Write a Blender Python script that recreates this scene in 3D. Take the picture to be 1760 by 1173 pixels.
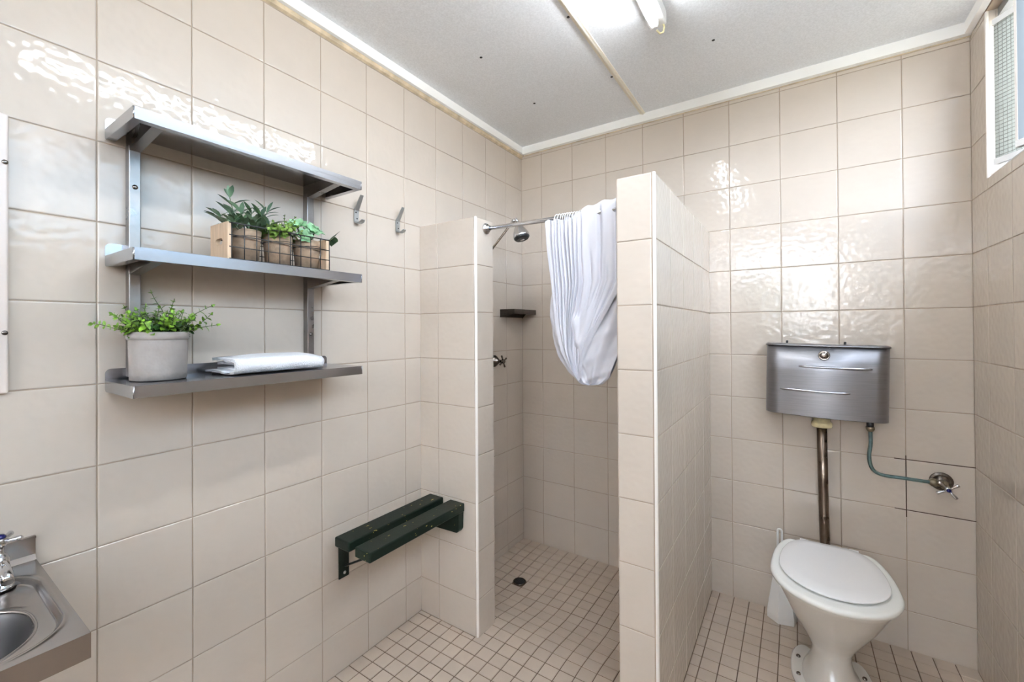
import bpy, bmesh, math, random
from mathutils import Vector, Matrix, noise as mnoise
random.seed(7)
PI = math.pi
S = bpy.context.scene
COL = S.collection
for o in list(bpy.data.objects):
    bpy.data.objects.remove(o)

# ------------------------------------------------------------------ camera, sky, lights, exposure
def camera():
    yaw, pit, rol = 0.60146, 0.00593, 0.00602
    cy, sy, cp, sp, cr, sr = math.cos(yaw), math.sin(yaw), math.cos(pit), math.sin(pit), math.cos(rol), math.sin(rol)
    Rz = Matrix(((cy, -sy, 0), (sy, cy, 0), (0, 0, 1)))
    Rx = Matrix(((1, 0, 0), (0, cp, -sp), (0, sp, cp)))
    Ry = Matrix(((cr, 0, sr), (0, 1, 0), (-sr, 0, cr)))
    M = Rz @ Rx @ Ry
    r, f, u = M @ Vector((1, 0, 0)), M @ Vector((0, 1, 0)), M @ Vector((0, 0, 1))
    m = Matrix((r, u, -f)).transposed().to_4x4()
    m.translation = Vector((1.41417, -2.33965, 1.28456))
    c = bpy.data.cameras.new('camera')
    c.sensor_width = 36
    c.lens = 742.785 / 1760 * 36
    c.shift_x = 25.18 / 1760
    c.shift_y = -25.54 / 1760
    c.clip_start = 0.02
    o = bpy.data.objects.new('camera', c)
    o.matrix_world = m
    COL.objects.link(o)
    S.camera = o
camera()
W = bpy.data.worlds.new('sky')
S.world = W
W.use_nodes = True
_bg = W.node_tree.nodes['Background']
_bg.inputs[1].default_value = 11.0
_nt = W.node_tree
_tc = _nt.nodes.new('ShaderNodeTexCoord'); _sx = _nt.nodes.new('ShaderNodeSeparateXYZ')
_rp = _nt.nodes.new('ShaderNodeValToRGB')
_nt.links.new(_tc.outputs['Generated'], _sx.inputs[0]); _nt.links.new(_sx.outputs['Z'], _rp.inputs[0])
_rp.color_ramp.elements[0].position = 0.0; _rp.color_ramp.elements[0].color = (0.16, 0.16, 0.14, 1)
_rp.color_ramp.elements[1].position = 0.06; _rp.color_ramp.elements[1].color = (0.80, 0.90, 1.04, 1)
_nt.links.new(_rp.outputs[0], _bg.inputs[0])
TUBE_STRENGTH = 36.0
# added spot for front fill, bounced off the wall and ceiling behind the camera
_fl = bpy.data.lights.new('bounce_fill', 'SPOT')
_fl.energy = 4900.0
_fl.color = (0.84, 0.94, 1.08)
_fl.spot_size = math.radians(85)
_fl.spot_blend = 0.6
_fl.shadow_soft_size = 0.04
_fo = bpy.data.objects.new('bounce_fill', _fl)
_fo.location = (1.50, -4.5, 1.45)
_fo.rotation_euler = (Vector((1.50, -6.0, 2.35)) - _fo.location).to_track_quat('-Z', 'Y').to_euler()
COL.objects.link(_fo)
S.view_settings.view_transform = 'Standard'
S.view_settings.look = 'None'
S.view_settings.exposure = 1.0
S.view_settings.gamma = 1.0
S.view_settings.use_curve_mapping = False
S.cycles.use_denoising = True
S.cycles.max_bounces = 10
S.cycles.diffuse_bounces = 6
S.cycles.sample_clamp_indirect = 8
S.cycles.caustics_reflective = False
S.cycles.caustics_refractive = False

# ------------------------------------------------------------------ measured room
XW, PW = 1.9687, 0.20422
CEIL, FRONT = 2.42, -6.0
NIBX, NIBY0, NIBY1 = 0.3225, -0.905, -0.781
PX0, PX1, PY = 0.955, 1.0725, -1.003
CAPZ = 1.754
def rowz(j): return 0.154 + (10 - j) * 0.2
ROWS = [rowz(j) for j in range(10, -2, -1)]          # 0.154 ... 2.354

# ------------------------------------------------------------------ materials
def mat(name, col, rough=0.5, metal=0.0, var=0.0, vscale=8.0, bump=0.0, bscale=40.0, bdet=2.0, spec=0.5, world=True,
        stretch=None, coat=0.0, rvar=0.0, rnd=0.0):
    m = bpy.data.materials.new(name)
    m.use_nodes = True
    nt = m.node_tree
    N, L = nt.nodes, nt.links
    b = N['Principled BSDF']
    b.inputs['Base Color'].default_value = (*col, 1)
    b.inputs['Roughness'].default_value = rough
    b.inputs['Metallic'].default_value = metal
    b.inputs['Specular IOR Level'].default_value = spec
    if coat: b.inputs['Coat Weight'].default_value = coat
    if world:
        src = N.new('ShaderNodeNewGeometry').outputs['Position']
    else:
        src = N.new('ShaderNodeTexCoord').outputs['Object']
    if stretch:
        mp = N.new('ShaderNodeMapping')
        mp.inputs['Scale'].default_value = stretch
        L.new(src, mp.inputs[0])
        src = mp.outputs[0]
    colout = None
    if var or rvar:
        n = N.new('ShaderNodeTexNoise')
        n.inputs['Scale'].default_value = vscale
        n.inputs['Detail'].default_value = 5
        L.new(src, n.inputs['Vector'])
    if var or rnd:
        mx = N.new('ShaderNodeMix'); mx.data_type = 'RGBA'; mx.blend_type = 'MULTIPLY'
        mx.inputs[6].default_value = (*col, 1)
        mx.inputs[0].default_value = 1.0
        mr = N.new('ShaderNodeMapRange')
        mr.inputs[1].default_value = 0.3; mr.inputs[2].default_value = 0.7
        mr.inputs[3].default_value = 1 - var; mr.inputs[4].default_value = 1 + var * .4
        if var: L.new(n.outputs[0], mr.inputs[0])
        out = mr.outputs[0]
        if rnd:
            oi = N.new('ShaderNodeObjectInfo')
            m2 = N.new('ShaderNodeMapRange')
            m2.inputs[3].default_value = 1 - rnd; m2.inputs[4].default_value = 1 + rnd * .5
            L.new(oi.outputs['Random'], m2.inputs[0])
            mm = N.new('ShaderNodeMath'); mm.operation = 'MULTIPLY'
            if var: L.new(out, mm.inputs[0])
            else: mm.inputs[0].default_value = 1.0
            L.new(m2.outputs[0], mm.inputs[1])
            out = mm.outputs[0]
        L.new(out, mx.inputs[7])
        L.new(mx.outputs[2], b.inputs['Base Color'])
        colout = mx
    if rvar:
        m3 = N.new('ShaderNodeMapRange')
        m3.inputs[1].default_value = 0.3; m3.inputs[2].default_value = 0.7
        m3.inputs[3].default_value = max(0.02, rough - rvar); m3.inputs[4].default_value = rough + rvar
        L.new(n.outputs[0], m3.inputs[0])
        L.new(m3.outputs[0], b.inputs['Roughness'])
    if bump:
        n2 = N.new('ShaderNodeTexNoise')
        n2.inputs['Scale'].default_value = bscale
        n2.inputs['Detail'].default_value = bdet
        L.new(src, n2.inputs['Vector'])
        bp = N.new('ShaderNodeBump')
        bp.inputs['Strength'].default_value = 1.0
        bp.inputs['Distance'].default_value = bump
        L.new(n2.outputs[0], bp.inputs['Height'])
        L.new(bp.outputs[0], b.inputs['Normal'])
    return m

def emit(name, col, strength):
    m = bpy.data.materials.new(name)
    m.use_nodes = True
    b = m.node_tree.nodes['Principled BSDF']
    b.inputs['Base Color'].default_value = (*col, 1)
    b.inputs['Emission Color'].default_value = (*col, 1)
    b.inputs['Emission Strength'].default_value = strength
    return m

def srgb(r, g, b):
    return tuple(((c / 255 + 0.055) / 1.055) ** 2.4 if c > 10 else c / 3294 for c in (r, g, b))

M = {}
M['tile'] = mat('glazed_tile', srgb(197, 186, 174), 0.09, var=0.03, vscale=9, bump=0.00095, bscale=50, bdet=0.2, spec=0.42, rnd=0.02)
M['grout'] = mat('grout', srgb(170, 154, 137), 0.85, var=0.22, vscale=5)
M['dgrout'] = mat('dark_grout', srgb(70, 52, 40), 0.9)
M['ftile'] = mat('floor_tile', srgb(194, 178, 162), 0.42, var=0.06, vscale=14, bump=0.0004, bscale=120, rnd=0.07)
M['fgrout'] = mat('floor_grout', srgb(122, 102, 86), 0.9, var=0.4, vscale=5)
M['bead'] = mat('white_plastic_bead', srgb(238, 232, 226), 0.25)
M['cornice'] = mat('cornice_paint', srgb(246, 245, 242), 0.5, var=0.03, vscale=5, bump=0.0006, bscale=30)
M['gap'] = mat('cornice_gap', srgb(206, 188, 160), 0.9, var=0.35, vscale=20)
M['ceiling'] = mat('ceiling_board', srgb(240, 243, 248), 0.9, var=0.10, vscale=170, bump=0.0006, bscale=260)
M['plaster'] = mat('painted_plaster', srgb(238, 237, 235), 0.6, var=0.03)
M['strip'] = mat('cream_strip', srgb(248, 242, 228), 0.5, var=0.05)
M['steel'] = mat('brushed_steel', srgb(178, 179, 184), 0.22, 1.0, rvar=0.05, vscale=1, stretch=(220, 1.5, 220))
M['steel_dark'] = mat('worn_steel', srgb(150, 145, 142), 0.33, 1.0, var=0.25, vscale=14, rvar=0.10)
M['bronze'] = mat('dark_stained_steel', srgb(84, 76, 70), 0.4, 1.0, var=0.2, vscale=20)
M['sinksteel'] = mat('sink_steel', srgb(172, 166, 162), 0.22, 1.0, bump=0.00008, bscale=60)
M['bowlsteel'] = mat('dark_reflection_bowl_steel', srgb(66, 64, 63), 0.55, 1.0, var=0.12, vscale=7)  # dull steel, with the bowl's dark reflection put into the colour
M['cistern'] = mat('cistern_steel', srgb(142, 141, 145), 0.40, 1.0, var=0.14, vscale=4, rvar=0.08, stretch=(2, 2, 60))
M['chrome'] = mat('chrome', srgb(205, 205, 208), 0.07, 1.0)
M['dchrome'] = mat('tarnished_chrome', srgb(120, 112, 106), 0.22, 1.0, var=0.3, vscale=40)
M['pipe'] = mat('brown_chrome_pipe', srgb(112, 98, 86), 0.32, 1.0, var=0.35, vscale=20, rvar=0.08)
M['alu'] = mat('cast_aluminium', srgb(172, 175, 176), 0.42, 0.85, bump=0.0001, bscale=200)
M['black'] = mat('black', (0.012, 0.012, 0.013), 0.4)
M['rubber'] = mat('black_rubber', (0.015, 0.014, 0.014), 0.6)
M['copper'] = mat('green_copper', srgb(84, 104, 102), 0.38, 0.6, var=0.35, vscale=60, bump=0.0004, bscale=90)
M['brass'] = mat('dull_brass', srgb(128, 116, 96), 0.4, 0.8, var=0.4, vscale=60)
M['cream'] = mat('aged_plastic', srgb(226, 212, 168), 0.45, var=0.2, vscale=50)
M['white'] = mat('white_ceramic', srgb(236, 234, 230), 0.08, var=0.03, vscale=7, coat=0.3)
M['seat'] = mat('white_seat_plastic', srgb(248, 249, 246), 0.18)
M['lid'] = mat('pale_lid_plastic', srgb(248, 248, 250), 0.07)
M['wplastic'] = mat('white_plastic', srgb(240, 240, 240), 0.3)
M['cloth'] = mat('white_cotton', srgb(202, 202, 210), 0.9, bump=0.0003, bscale=500, spec=0.2)
M['towel'] = mat('white_terry', srgb(238, 238, 242), 0.95, bump=0.003, bscale=330, spec=0.1)
M['blue'] = mat('blue_cap', (0.012, 0.012, 0.10), 0.15)
M['panel'] = mat('beige_board', srgb(214, 202, 194), 0.3)
M['mirror'] = mat('mirror_glass', (0.9, 0.9, 0.9), 0.02, 1.0)
M['pot'] = mat('peat_pot', srgb(172, 148, 124), 0.85, var=0.25, vscale=60, bump=0.0008, bscale=150)
M['soil'] = mat('soil', srgb(40, 30, 22), 0.95, bump=0.002, bscale=120)
M['paper'] = mat('grey_paper', srgb(150, 143, 139), 0.85, var=0.16, vscale=25, bump=0.0018, bscale=45)
M['wire'] = mat('black_wire', (0.012, 0.012, 0.014), 0.45)
M['stem'] = mat('stem', srgb(70, 84, 44), 0.7)
M['leaf_a'] = mat('leaf_grey_green', srgb(112, 142, 114), 0.5, var=0.3, vscale=30, rnd=0.35)
M['leaf_b'] = mat('leaf_fresh_green', srgb(112, 142, 56), 0.5, var=0.45, vscale=50)
M['leaf_c'] = mat('leaf_succulent', srgb(158, 204, 158), 0.45, var=0.25, vscale=40, rnd=0.25)
M['leaf_d'] = mat('leaf_boxwood', srgb(114, 156, 44), 0.42, var=0.6, vscale=60)
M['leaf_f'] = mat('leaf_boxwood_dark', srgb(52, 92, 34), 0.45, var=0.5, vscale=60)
M['leaf_e'] = mat('leaf_dark', srgb(72, 102, 66), 0.5, var=0.3, vscale=40, rnd=0.3)

def wood_mat():
    m = mat('pale_wood', srgb(206, 180, 152), 0.6, var=0.18, vscale=12, stretch=(14, 14, 1.2))
    return m
M['wood'] = wood_mat()

def green_mat():
    m = mat('chipped_green_paint', srgb(9, 21, 14), 0.45, spec=0.22, bump=0.0003, bscale=60)
    nt = m.node_tree; N, L = nt.nodes, nt.links
    b = N['Principled BSDF']
    g = N.new('ShaderNodeNewGeometry')
    mp = N.new('ShaderNodeMapping'); mp.inputs['Scale'].default_value = (95, 34, 95)
    L.new(g.outputs['Position'], mp.inputs[0])
    n = N.new('ShaderNodeTexNoise'); n.inputs['Scale'].default_value = 1.0; n.inputs['Detail'].default_value = 3
    L.new(mp.outputs[0], n.inputs['Vector'])
    r = N.new('ShaderNodeValToRGB')
    r.color_ramp.elements[0].position = 0.69; r.color_ramp.elements[1].position = 0.70
    L.new(n.outputs[0], r.inputs[0])
    mx = N.new('ShaderNodeMix'); mx.data_type = 'RGBA'
    mx.inputs[6].default_value = (*srgb(9, 21, 14), 1)
    mx.inputs[7].default_value = (*srgb(190, 170, 90), 1)
    L.new(r.outputs[0], mx.inputs[0])
    L.new(mx.outputs[2], b.inputs['Base Color'])
    return m
M['green'] = green_mat()

def glass_mat(name, col, rough=0.05, trans=0.75):
    m = bpy.data.materials.new(name); m.use_nodes = True
    nt = m.node_tree; N, L = nt.nodes, nt.links
    N.remove(N['Principled BSDF'])
    out = N['Material Output']
    t = N.new('ShaderNodeBsdfTranslucent'); t.inputs[0].default_value = (*col, 1)
    tr = N.new('ShaderNodeBsdfTransparent'); tr.inputs[0].default_value = (*col, 1)
    g = N.new('ShaderNodeBsdfGlossy'); g.inputs['Roughness'].default_value = rough
    a = N.new('ShaderNodeMixShader'); a.inputs[0].default_value = trans
    L.new(t.outputs[0], a.inputs[1]); L.new(tr.outputs[0], a.inputs[2])
    c = N.new('ShaderNodeMixShader'); c.inputs[0].default_value = 0.10
    L.new(a.outputs[0], c.inputs[1]); L.new(g.outputs[0], c.inputs[2])
    L.new(c.outputs[0], out.inputs[0])
    return m
M['wired'] = glass_mat('wired_glass', (.385, .39, .365), 0.2, 0.0)
M['dim'] = glass_mat('obscured_blue_glass', (.35, .37, .385), 0.06, 0.22)
M['clear'] = glass_mat('blue_glass', srgb(190, 206, 214), 0.05, 0.8)
M['tube'] = emit('fluorescent_glow', (0.93, 0.97, 1.0), TUBE_STRENGTH)

# ------------------------------------------------------------------ mesh helpers (world coordinates; obj() shifts to the thing's origin)
def new(): return bmesh.new()

def box(bm, x0, x1, y0, y1, z0, z1, bev=0.0, seg=1):
    vs = [bm.verts.new((x, y, z)) for x in (x0, x1) for y in (y0, y1) for z in (z0, z1)]
    F = [(0, 1, 3, 2), (4, 6, 7, 5), (0, 4, 5, 1), (2, 3, 7, 6), (0, 2, 6, 4), (1, 5, 7, 3)]
    fs = [bm.faces.new([vs[i] for i in f]) for f in F]
    if bev:
        es = list({e for f in fs for e in f.edges})
        bmesh.ops.bevel(bm, geom=es, offset=bev, segments=seg, affect='EDGES', profile=0.5)
    return vs

def frame_of(d):
    d = d.normalized()
    a = Vector((0, 0, 1)) if abs(d.z) < 0.9 else Vector((1, 0, 0))
    u = d.cross(a).normalized()
    return u, d.cross(u).normalized()

def tube(bm, pts, r, n=12, caps=True):
    pts = [Vector(p) for p in pts]
    rs = r if isinstance(r, (list, tuple)) else [r] * len(pts)
    rings = []
    u = None
    for i, p in enumerate(pts):
        d = (pts[min(i + 1, len(pts) - 1)] - pts[max(i - 1, 0)])
        if d.length < 1e-9: d = Vector((0, 0, 1))
        d.normalize()
        if u is None: u, v = frame_of(d)
        else:
            u = (u - d * u.dot(d)).normalized(); v = d.cross(u)
        rings.append([bm.verts.new(p + (u * math.cos(2 * PI * k / n) + v * math.sin(2 * PI * k / n)) * rs[i]) for k in range(n)])
    for a, b in zip(rings, rings[1:]):
        for k in range(n):
            f = bm.faces.new((a[k], a[(k + 1) % n], b[(k + 1) % n], b[k])); f.smooth = True
    if caps:
        bm.faces.new(rings[0][::-1]); bm.faces.new(rings[-1])

def lathe(bm, origin, axis, prof, n=24, sy=1.0):
    """prof: (distance along the axis, radius)"""
    o, d = Vector(origin), Vector(axis).normalized()
    u, v = frame_of(d)
    rings = []
    for h, r in prof:
        r = max(r, 1e-4)
        rings.append([bm.verts.new(o + d * h + (u * math.cos(2 * PI * k / n) + v * math.sin(2 * PI * k / n) * sy) * r) for k in range(n)])
    for a, b in zip(rings, rings[1:]):
        for k in range(n):
            f = bm.faces.new((a[k], a[(k + 1) % n], b[(k + 1) % n], b[k])); f.smooth = True
    bm.faces.new(rings[0][::-1]); bm.faces.new(rings[-1])

def loft(bm, rings, caps=True, smooth=True, closed=True):
    R = [[bm.verts.new(p) for p in ring] for ring in rings]
    n = len(R[0])
    for a, b in zip(R, R[1:]):
        for k in range(n if closed else n - 1):
            f = bm.faces.new((a[k], a[(k + 1) % n], b[(k + 1) % n], b[k])); f.smooth = smooth
    if caps:
        bm.faces.new(R[0][::-1]); bm.faces.new(R[-1])
    return R

def prism(bm, poly, vec):
    """poly: list of 3D points, extruded along vec"""
    a = [bm.verts.new(p) for p in poly]
    b = [bm.verts.new(Vector(p) + Vector(vec)) for p in poly]
    n = len(a)
    for k in range(n):
        bm.faces.new((a[k], a[(k + 1) % n], b[(k + 1) % n], b[k]))
    bm.faces.new(a[::-1]); bm.faces.new(b)

def obj(name, bm, m, parent=None, loc=None):
    bmesh.ops.recalc_face_normals(bm, faces=bm.faces[:])
    root = Vector((0, 0, 0))
    if parent is not None:
        p = parent
        while p.parent: p = p.parent
        root = Vector(p.location)
    else:
        root = Vector(loc) if loc else root
    bmesh.ops.translate(bm, verts=bm.verts[:], vec=-root)
    me = bpy.data.meshes.new(name)
    bm.to_mesh(me); bm.free()
    me.materials.append(M[m] if isinstance(m, str) else m)
    o = bpy.data.objects.new(name, me)
    COL.objects.link(o)
    if parent is not None:
        o.parent = parent
    else:
        o.location = root
    return o

def tag(o, label, cat, group=None, kind=None):
    o['label'] = label; o['category'] = cat
    if group: o['group'] = group
    if kind: o['kind'] = kind
    return o

def thing(name, label, cat, loc, group=None):
    o = bpy.data.objects.new(name, None)
    o.empty_display_size = 0.05
    o.location = loc
    COL.objects.link(o)
    return tag(o, label, cat, group)

def struct(name, bm, m, label, cat='wall'):
    o = obj(name, bm, m)
    return tag(o, label, cat, kind='structure')

# ------------------------------------------------------------------ tiles
_tiles = {}
def tile_mesh(w, h, t, b, m, g):
    key = (round(w, 4), round(h, 4), t, m)
    if key in _tiles: return _tiles[key]
    bm = bmesh.new()
    rings = []
    for ins, n in ((0, -t * .6), (0, t * .3), (b * .45, t * .8), (b * 1.4, t)):
        a, c = w / 2 - g / 2 - ins, h / 2 - g / 2 - ins
        rings.append([bm.verts.new((x, y, n)) for x, y in ((-a, -c), (a, -c), (a, c), (-a, c))])
    for r, s in zip(rings, rings[1:]):
        for k in range(4): bm.faces.new((r[k], r[(k + 1) % 4], s[(k + 1) % 4], s[k]))
    bm.faces.new(rings[-1])
    me = bpy.data.meshes.new('tile')
    bm.to_mesh(me); bm.free()
    me.materials.append(M[m])
    _tiles[key] = me
    return me

def put_tile(parent, c, U, V, N, w, h, t=0.0016, b=0.0022, m='tile', g=0.0028):
    if w < 0.008 or h < 0.008: return None
    o = bpy.data.objects.new('tile', tile_mesh(w, h, t, b, m, g))
    mt = Matrix((U, V, N)).transposed().to_4x4()
    mt.translation = c
    o.matrix_world = mt
    COL.objects.link(o)
    o.parent = parent
    return o

X, Y, Z = Vector((1, 0, 0)), Vector((0, 1, 0)), Vector((0, 0, 1))
def cuts(a, b, first, pitch):
    """breakpoints of a tiled strip from a to b with a joint at `first`"""
    k = math.ceil((a - first) / pitch - 1e-6)
    out = [a]
    while first + k * pitch < b - 1e-6:
        v = first + k * pitch
        if v > a + 1e-6: out.append(v)
        k += 1
    out.append(b)
    return out

def tile_wall(parent, fn, us, vs, U, N, skip=None):
    """fn(u,v) -> point on the wall plane; U the in-plane axis along which u grows (sign included)"""
    for u0, u1 in zip(us, us[1:]):
        for v0, v1 in zip(vs, vs[1:]):
            if skip and skip((u0 + u1) / 2, (v0 + v1) / 2): continue
            put_tile(parent, fn((u0 + u1) / 2, (v0 + v1) / 2), U, Z, N, abs(u1 - u0), v1 - v0)

def zs(lo, hi): return cuts(lo, hi, 0.154, 0.2)

# floor height: the shower tray falls towards its drain
DRAIN = (0.213, -0.397)
def zf(x, y):
    if x < PX0 + .01 and y > NIBY0:
        t = min(1, max(0, (y + 0.84) / 0.34)); t = t * t * (3 - 2 * t)
        d = math.hypot(x - DRAIN[0], y - DRAIN[1])
        return -0.034 * t - 0.014 * math.exp(-(d / 0.22) ** 2)
    return 0.0

# ------------------------------------------------------------------ the setting
D = 0.0006
bm = new(); box(bm, -0.10, -D, FRONT - .1, 0.1, -0.1, CEIL)
wl = struct('wall_left', bm, 'grout', 'cream tiled wall carrying the steel shelves, hooks and green bench')
bm = new(); box(bm, -D, XW + D, D, 0.10, -0.1, CEIL)
wb = struct('wall_back', bm, 'grout', 'cream tiled wall behind the toilet and at the end of the shower')
# right wall with the window opening
WY0, WY1, WZ0, WZ1 = -3.92, -0.155, 1.792, 2.368
bm = new()
x0, x1 = XW + D, XW + 0.11
box(bm, x0, x1, FRONT - .1, 0.1, -0.1, WZ0); box(bm, x0, x1, FRONT - .1, 0.1, WZ1, CEIL)
box(bm, x0, x1, WY1, 0.1, WZ0, WZ1); box(bm, x0, x1, FRONT - .1, WY0, WZ0, WZ1)
wr = struct('wall_right', bm, 'grout', 'shaded cream tiled wall with the glass louvre window near the ceiling')
# front wall behind the viewpoint with a dark door added to cut bounced fill
DX0, DX1, DZ0, DZ = 0.55, 1.93, 1.50, 2.37
bm = new()
y0, y1 = FRONT - .1, FRONT
box(bm, 0, XW, y0, y1, -.1, CEIL)
struct('wall_front', bm, 'plaster', 'plain pale painted wall facing the shower')
dr = thing('added_door', 'plain dark green door, unseen, added to cut fill light in the room', 'door', (.95, FRONT, 0))
dr['kind'] = 'structure'
bm = new(); box(bm, .52, 1.36, FRONT + .012, FRONT + .05, .01, 2.02, .002)
obj('added_door_leaf', bm, 'green', dr)
bm = new(); box(bm, .44, .52, FRONT, FRONT + .07, 0, 2.10); box(bm, 1.36, 1.44, FRONT, FRONT + .07, 0, 2.10); box(bm, .52, 1.36, FRONT, FRONT + .07, 2.02, 2.10)
obj('added_door_frame', bm, 'green', dr)
bm = new(); lathe(bm, (1.29, FRONT + .048, 1.0), Y, [(0, .026), (.004, .026), (.006, .011), (.035, .010), (.04, .024), (.06, .026), (.068, .018)], 20)
obj('added_door_knob', bm, 'chrome', dr)
bm = new(); box(bm, -0.1, XW + .1, FRONT - .1, 0.1, CEIL, CEIL + 0.08)
ceil = struct('ceiling', bm, 'ceiling', 'grey speckled ceiling sheets joined by a thin cream cover strip', 'ceiling')

# floor slab that follows the fall of the shower tray
bm = new()
nx, ny = 66, 200
gv = [[bm.verts.new((-0.01 + (XW + .02) * i / nx, FRONT - .02 + (0.03 - FRONT) * j / ny, zf((XW + .02) * i / nx, FRONT - .02 + (0.03 - FRONT) * j / ny) - 0.0026)) for j in range(ny + 1)] for i in range(nx + 1)]
for i in range(nx):
    for j in range(ny):
        bm.faces.new((gv[i][j], gv[i + 1][j], gv[i + 1][j + 1], gv[i][j + 1]))
bot = bmesh.ops.extrude_face_region(bm, geom=bm.faces[:])
for v in [e for e in bot['geom'] if isinstance(e, bmesh.types.BMVert)]: v.co.z = -0.12
fl = struct('floor', bm, 'fgrout', 'small square beige mosaic tiles dipping to the drain under the shower', 'floor')

# nib wall (left of the shower entrance) and partition wall
bm = new(); box(bm, D, NIBX - D, NIBY0 + D, NIBY1 - D, -0.06, CAPZ - D)
nib = struct('wall_nib', bm, 'grout', 'short low cream tiled wall between the bench and the shower')
bm = new(); box(bm, PX0 + D, PX1 - D, PY + D, -D, -0.06, CAPZ - D)
par = struct('wall_partition', bm, 'grout', 'narrow tiled dividing wall between the shower and the toilet')

# tiles
tile_wall(wl, lambda u, v: Vector((0, u, v)), cuts(-3.45, 0, -2.02053, PW), zs(0, 2.372), Y, X)
for y0_, y1_ in ((-2.02053 + 9 * PW, -2.02053 + 9 * PW),): pass
tile_wall(wb, lambda u, v: Vector((u, 0, v)), [0] + [0.1433 + i * PW for i in range(9)] + [XW], zs(-0.045, 2.372), X, -Y,
          skip=lambda u, v: v < 0)
tile_wall(wl, lambda u, v: Vector((0, u, v)), cuts(NIBY1, 0, -2.02053, PW), [-0.055, 0.0], Y, X)
def inwin(u, v): return WY0 < u < WY1 and WZ0 < v < WZ1
tile_wall(wr, lambda u, v: Vector((XW, u, v)), cuts(-3.45, WY1, -0.155, PW), zs(0, WZ0), -Y, -X)
tile_wall(wr, lambda u, v: Vector((XW, u, v)), [WY1, 0], zs(0, 2.372), -Y, -X)
# nib
tile_wall(nib, lambda u, v: Vector((u, NIBY0, v)), [0, 0.1099, NIBX - .008], zs(0, CAPZ), X, -Y)
tile_wall(nib, lambda u, v: Vector((NIBX, u, v)), [NIBY0 + .004, NIBY1], zs(-0.04, CAPZ), Y, X)
tile_wall(nib, lambda u, v: Vector((u, NIBY1, v)), [0, 0.1099, NIBX], zs(-0.05, CAPZ), -X, Y)
put_tile(nib, Vector((NIBX / 2, (NIBY0 + NIBY1) / 2, CAPZ)), X, Y, Z, NIBX, NIBY1 - NIBY0)
# partition
tile_wall(par, lambda u, v: Vector((u, PY, v)), [PX0, PX1 - .009], zs(0, CAPZ), X, -Y)
pc = [PY, -0.810, -0.6095, -0.409, -0.2085, 0]
tile_wall(par, lambda u, v: Vector((PX1, u, v)), [PY + .004] + pc[1:], zs(0, CAPZ), Y, X)
tile_wall(par, lambda u, v: Vector((PX0, u, v)), pc, zs(-0.05, CAPZ), -Y, -X)
for a, b in zip(pc, pc[1:]):
    put_tile(par, Vector(((PX0 + PX1) / 2, (a + b) / 2, CAPZ)), X, Y, Z, PX1 - PX0, b - a)
# white plastic edge beads
def bead(parent, x, y, sx, z0, z1):
    bm = new()
    r = 0.008
    poly = [(x, y + r, z0)] + [(x - r + r * math.sin(a), y + r - r * math.cos(a), z0) for a in [PI / 2 * (1 - k / 6) for k in range(7)]] + [(x - r, y + r, z0)]
    prism(bm, poly, (0, 0, z1 - z0))
    for f in bm.faces: f.smooth = False
    o = obj('edge_bead', bm, 'bead', parent); o['label'] = 'white corner bead'
bead(nib, NIBX + .0018, NIBY0 - .0018, 1, 0, CAPZ + .001)
bead(par, PX1 + .0018, PY - .0018, 1, 0, CAPZ + .001)
# dark stained joints around the tap tile on the back wall
for a, b, c, d in ((1.742, XW, rowz(7), 0), (1.742, XW, rowz(8), 0), (0, 0, 1.777, 1)):
    bm = new()
    if d: box(bm, 1.777 - .0018, 1.777 + .0018, -.0012, .003, rowz(8) - .028, rowz(7) + .016)
    else: box(bm, a, b, -.0012, .003, c - .0018, c + .0018)
    o = obj('grout_line', bm, 'dgrout', wb); o['label'] = 'dark stained joint'

# floor mosaic
FP = 0.0615
gx = [0.0] + [0.001 + FP * k for k in range(1, 33) if 0.001 + FP * k < XW] + [XW]
gy = sorted([-1.0509 + FP * k for k in range(-80, 18)])
gy = [y for y in gy if FRONT < y < -0.01] + [0.0]
cand = []
for a, b in zip(gx, gx[1:]):
    for c, d in zip(gy, gy[1:]):
        # clip by nib / partition footprints
        aa, bb, cc, dd = a, b, c, d
        mx, my = (a + b) / 2, (c + d) / 2
        if b < NIBX and c > NIBY0 and d < NIBY1: continue
        if a > PX0 and b < PX1 and my > PY: continue
        if a < PX0 < b and my > PY: bb = PX0 - .001
        if a < PX1 < b and my > PY: aa = PX1 + .001
        if a < NIBX - .02 and c < NIBY0 < d: dd = NIBY0 - .001
        if a < NIBX - .02 and c < NIBY1 < d: cc = NIBY1 + .001
        if a < NIBX < b and NIBY0 < c and d < NIBY1: aa = NIBX + .001
        if math.hypot(mx - DRAIN[0], my - DRAIN[1]) < 0.03: continue
        if bb - aa < .008 or dd - cc < .008: continue
        # visibility in the photograph: in front of the lens and not behind the walls
        vis = True
        px, py = mx - 1.414, my + 2.34
        u = (px * math.cos(.6015) + py * math.sin(.6015)) / max(1e-3, (-px * math.sin(.6015) + py * math.cos(.6015)))
        depth = (-px * math.sin(.6015) + py * math.cos(.6015))
        if depth < 1.45 or depth > 4 or u > 1.25 or u < -1.2: vis = False
        if my > -.78:        # behind nib / partition
            t = (PY + 2.34) / py; xi = 1.414 + t * px
            if PX0 - .0 < xi < PX1: vis = False
            if mx < PX0:
                t2 = (NIBY0 + 2.34) / py; xj = 1.414 + t2 * px
                if xj < NIBX - .03: vis = False
                if xi > PX0: vis = False
        dist = math.sqrt(px * px + py * py + 1.65)
        cand.append((0 if vis else 1, dist, aa, bb, cc, dd))
cand.sort()
rest = new()
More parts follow.
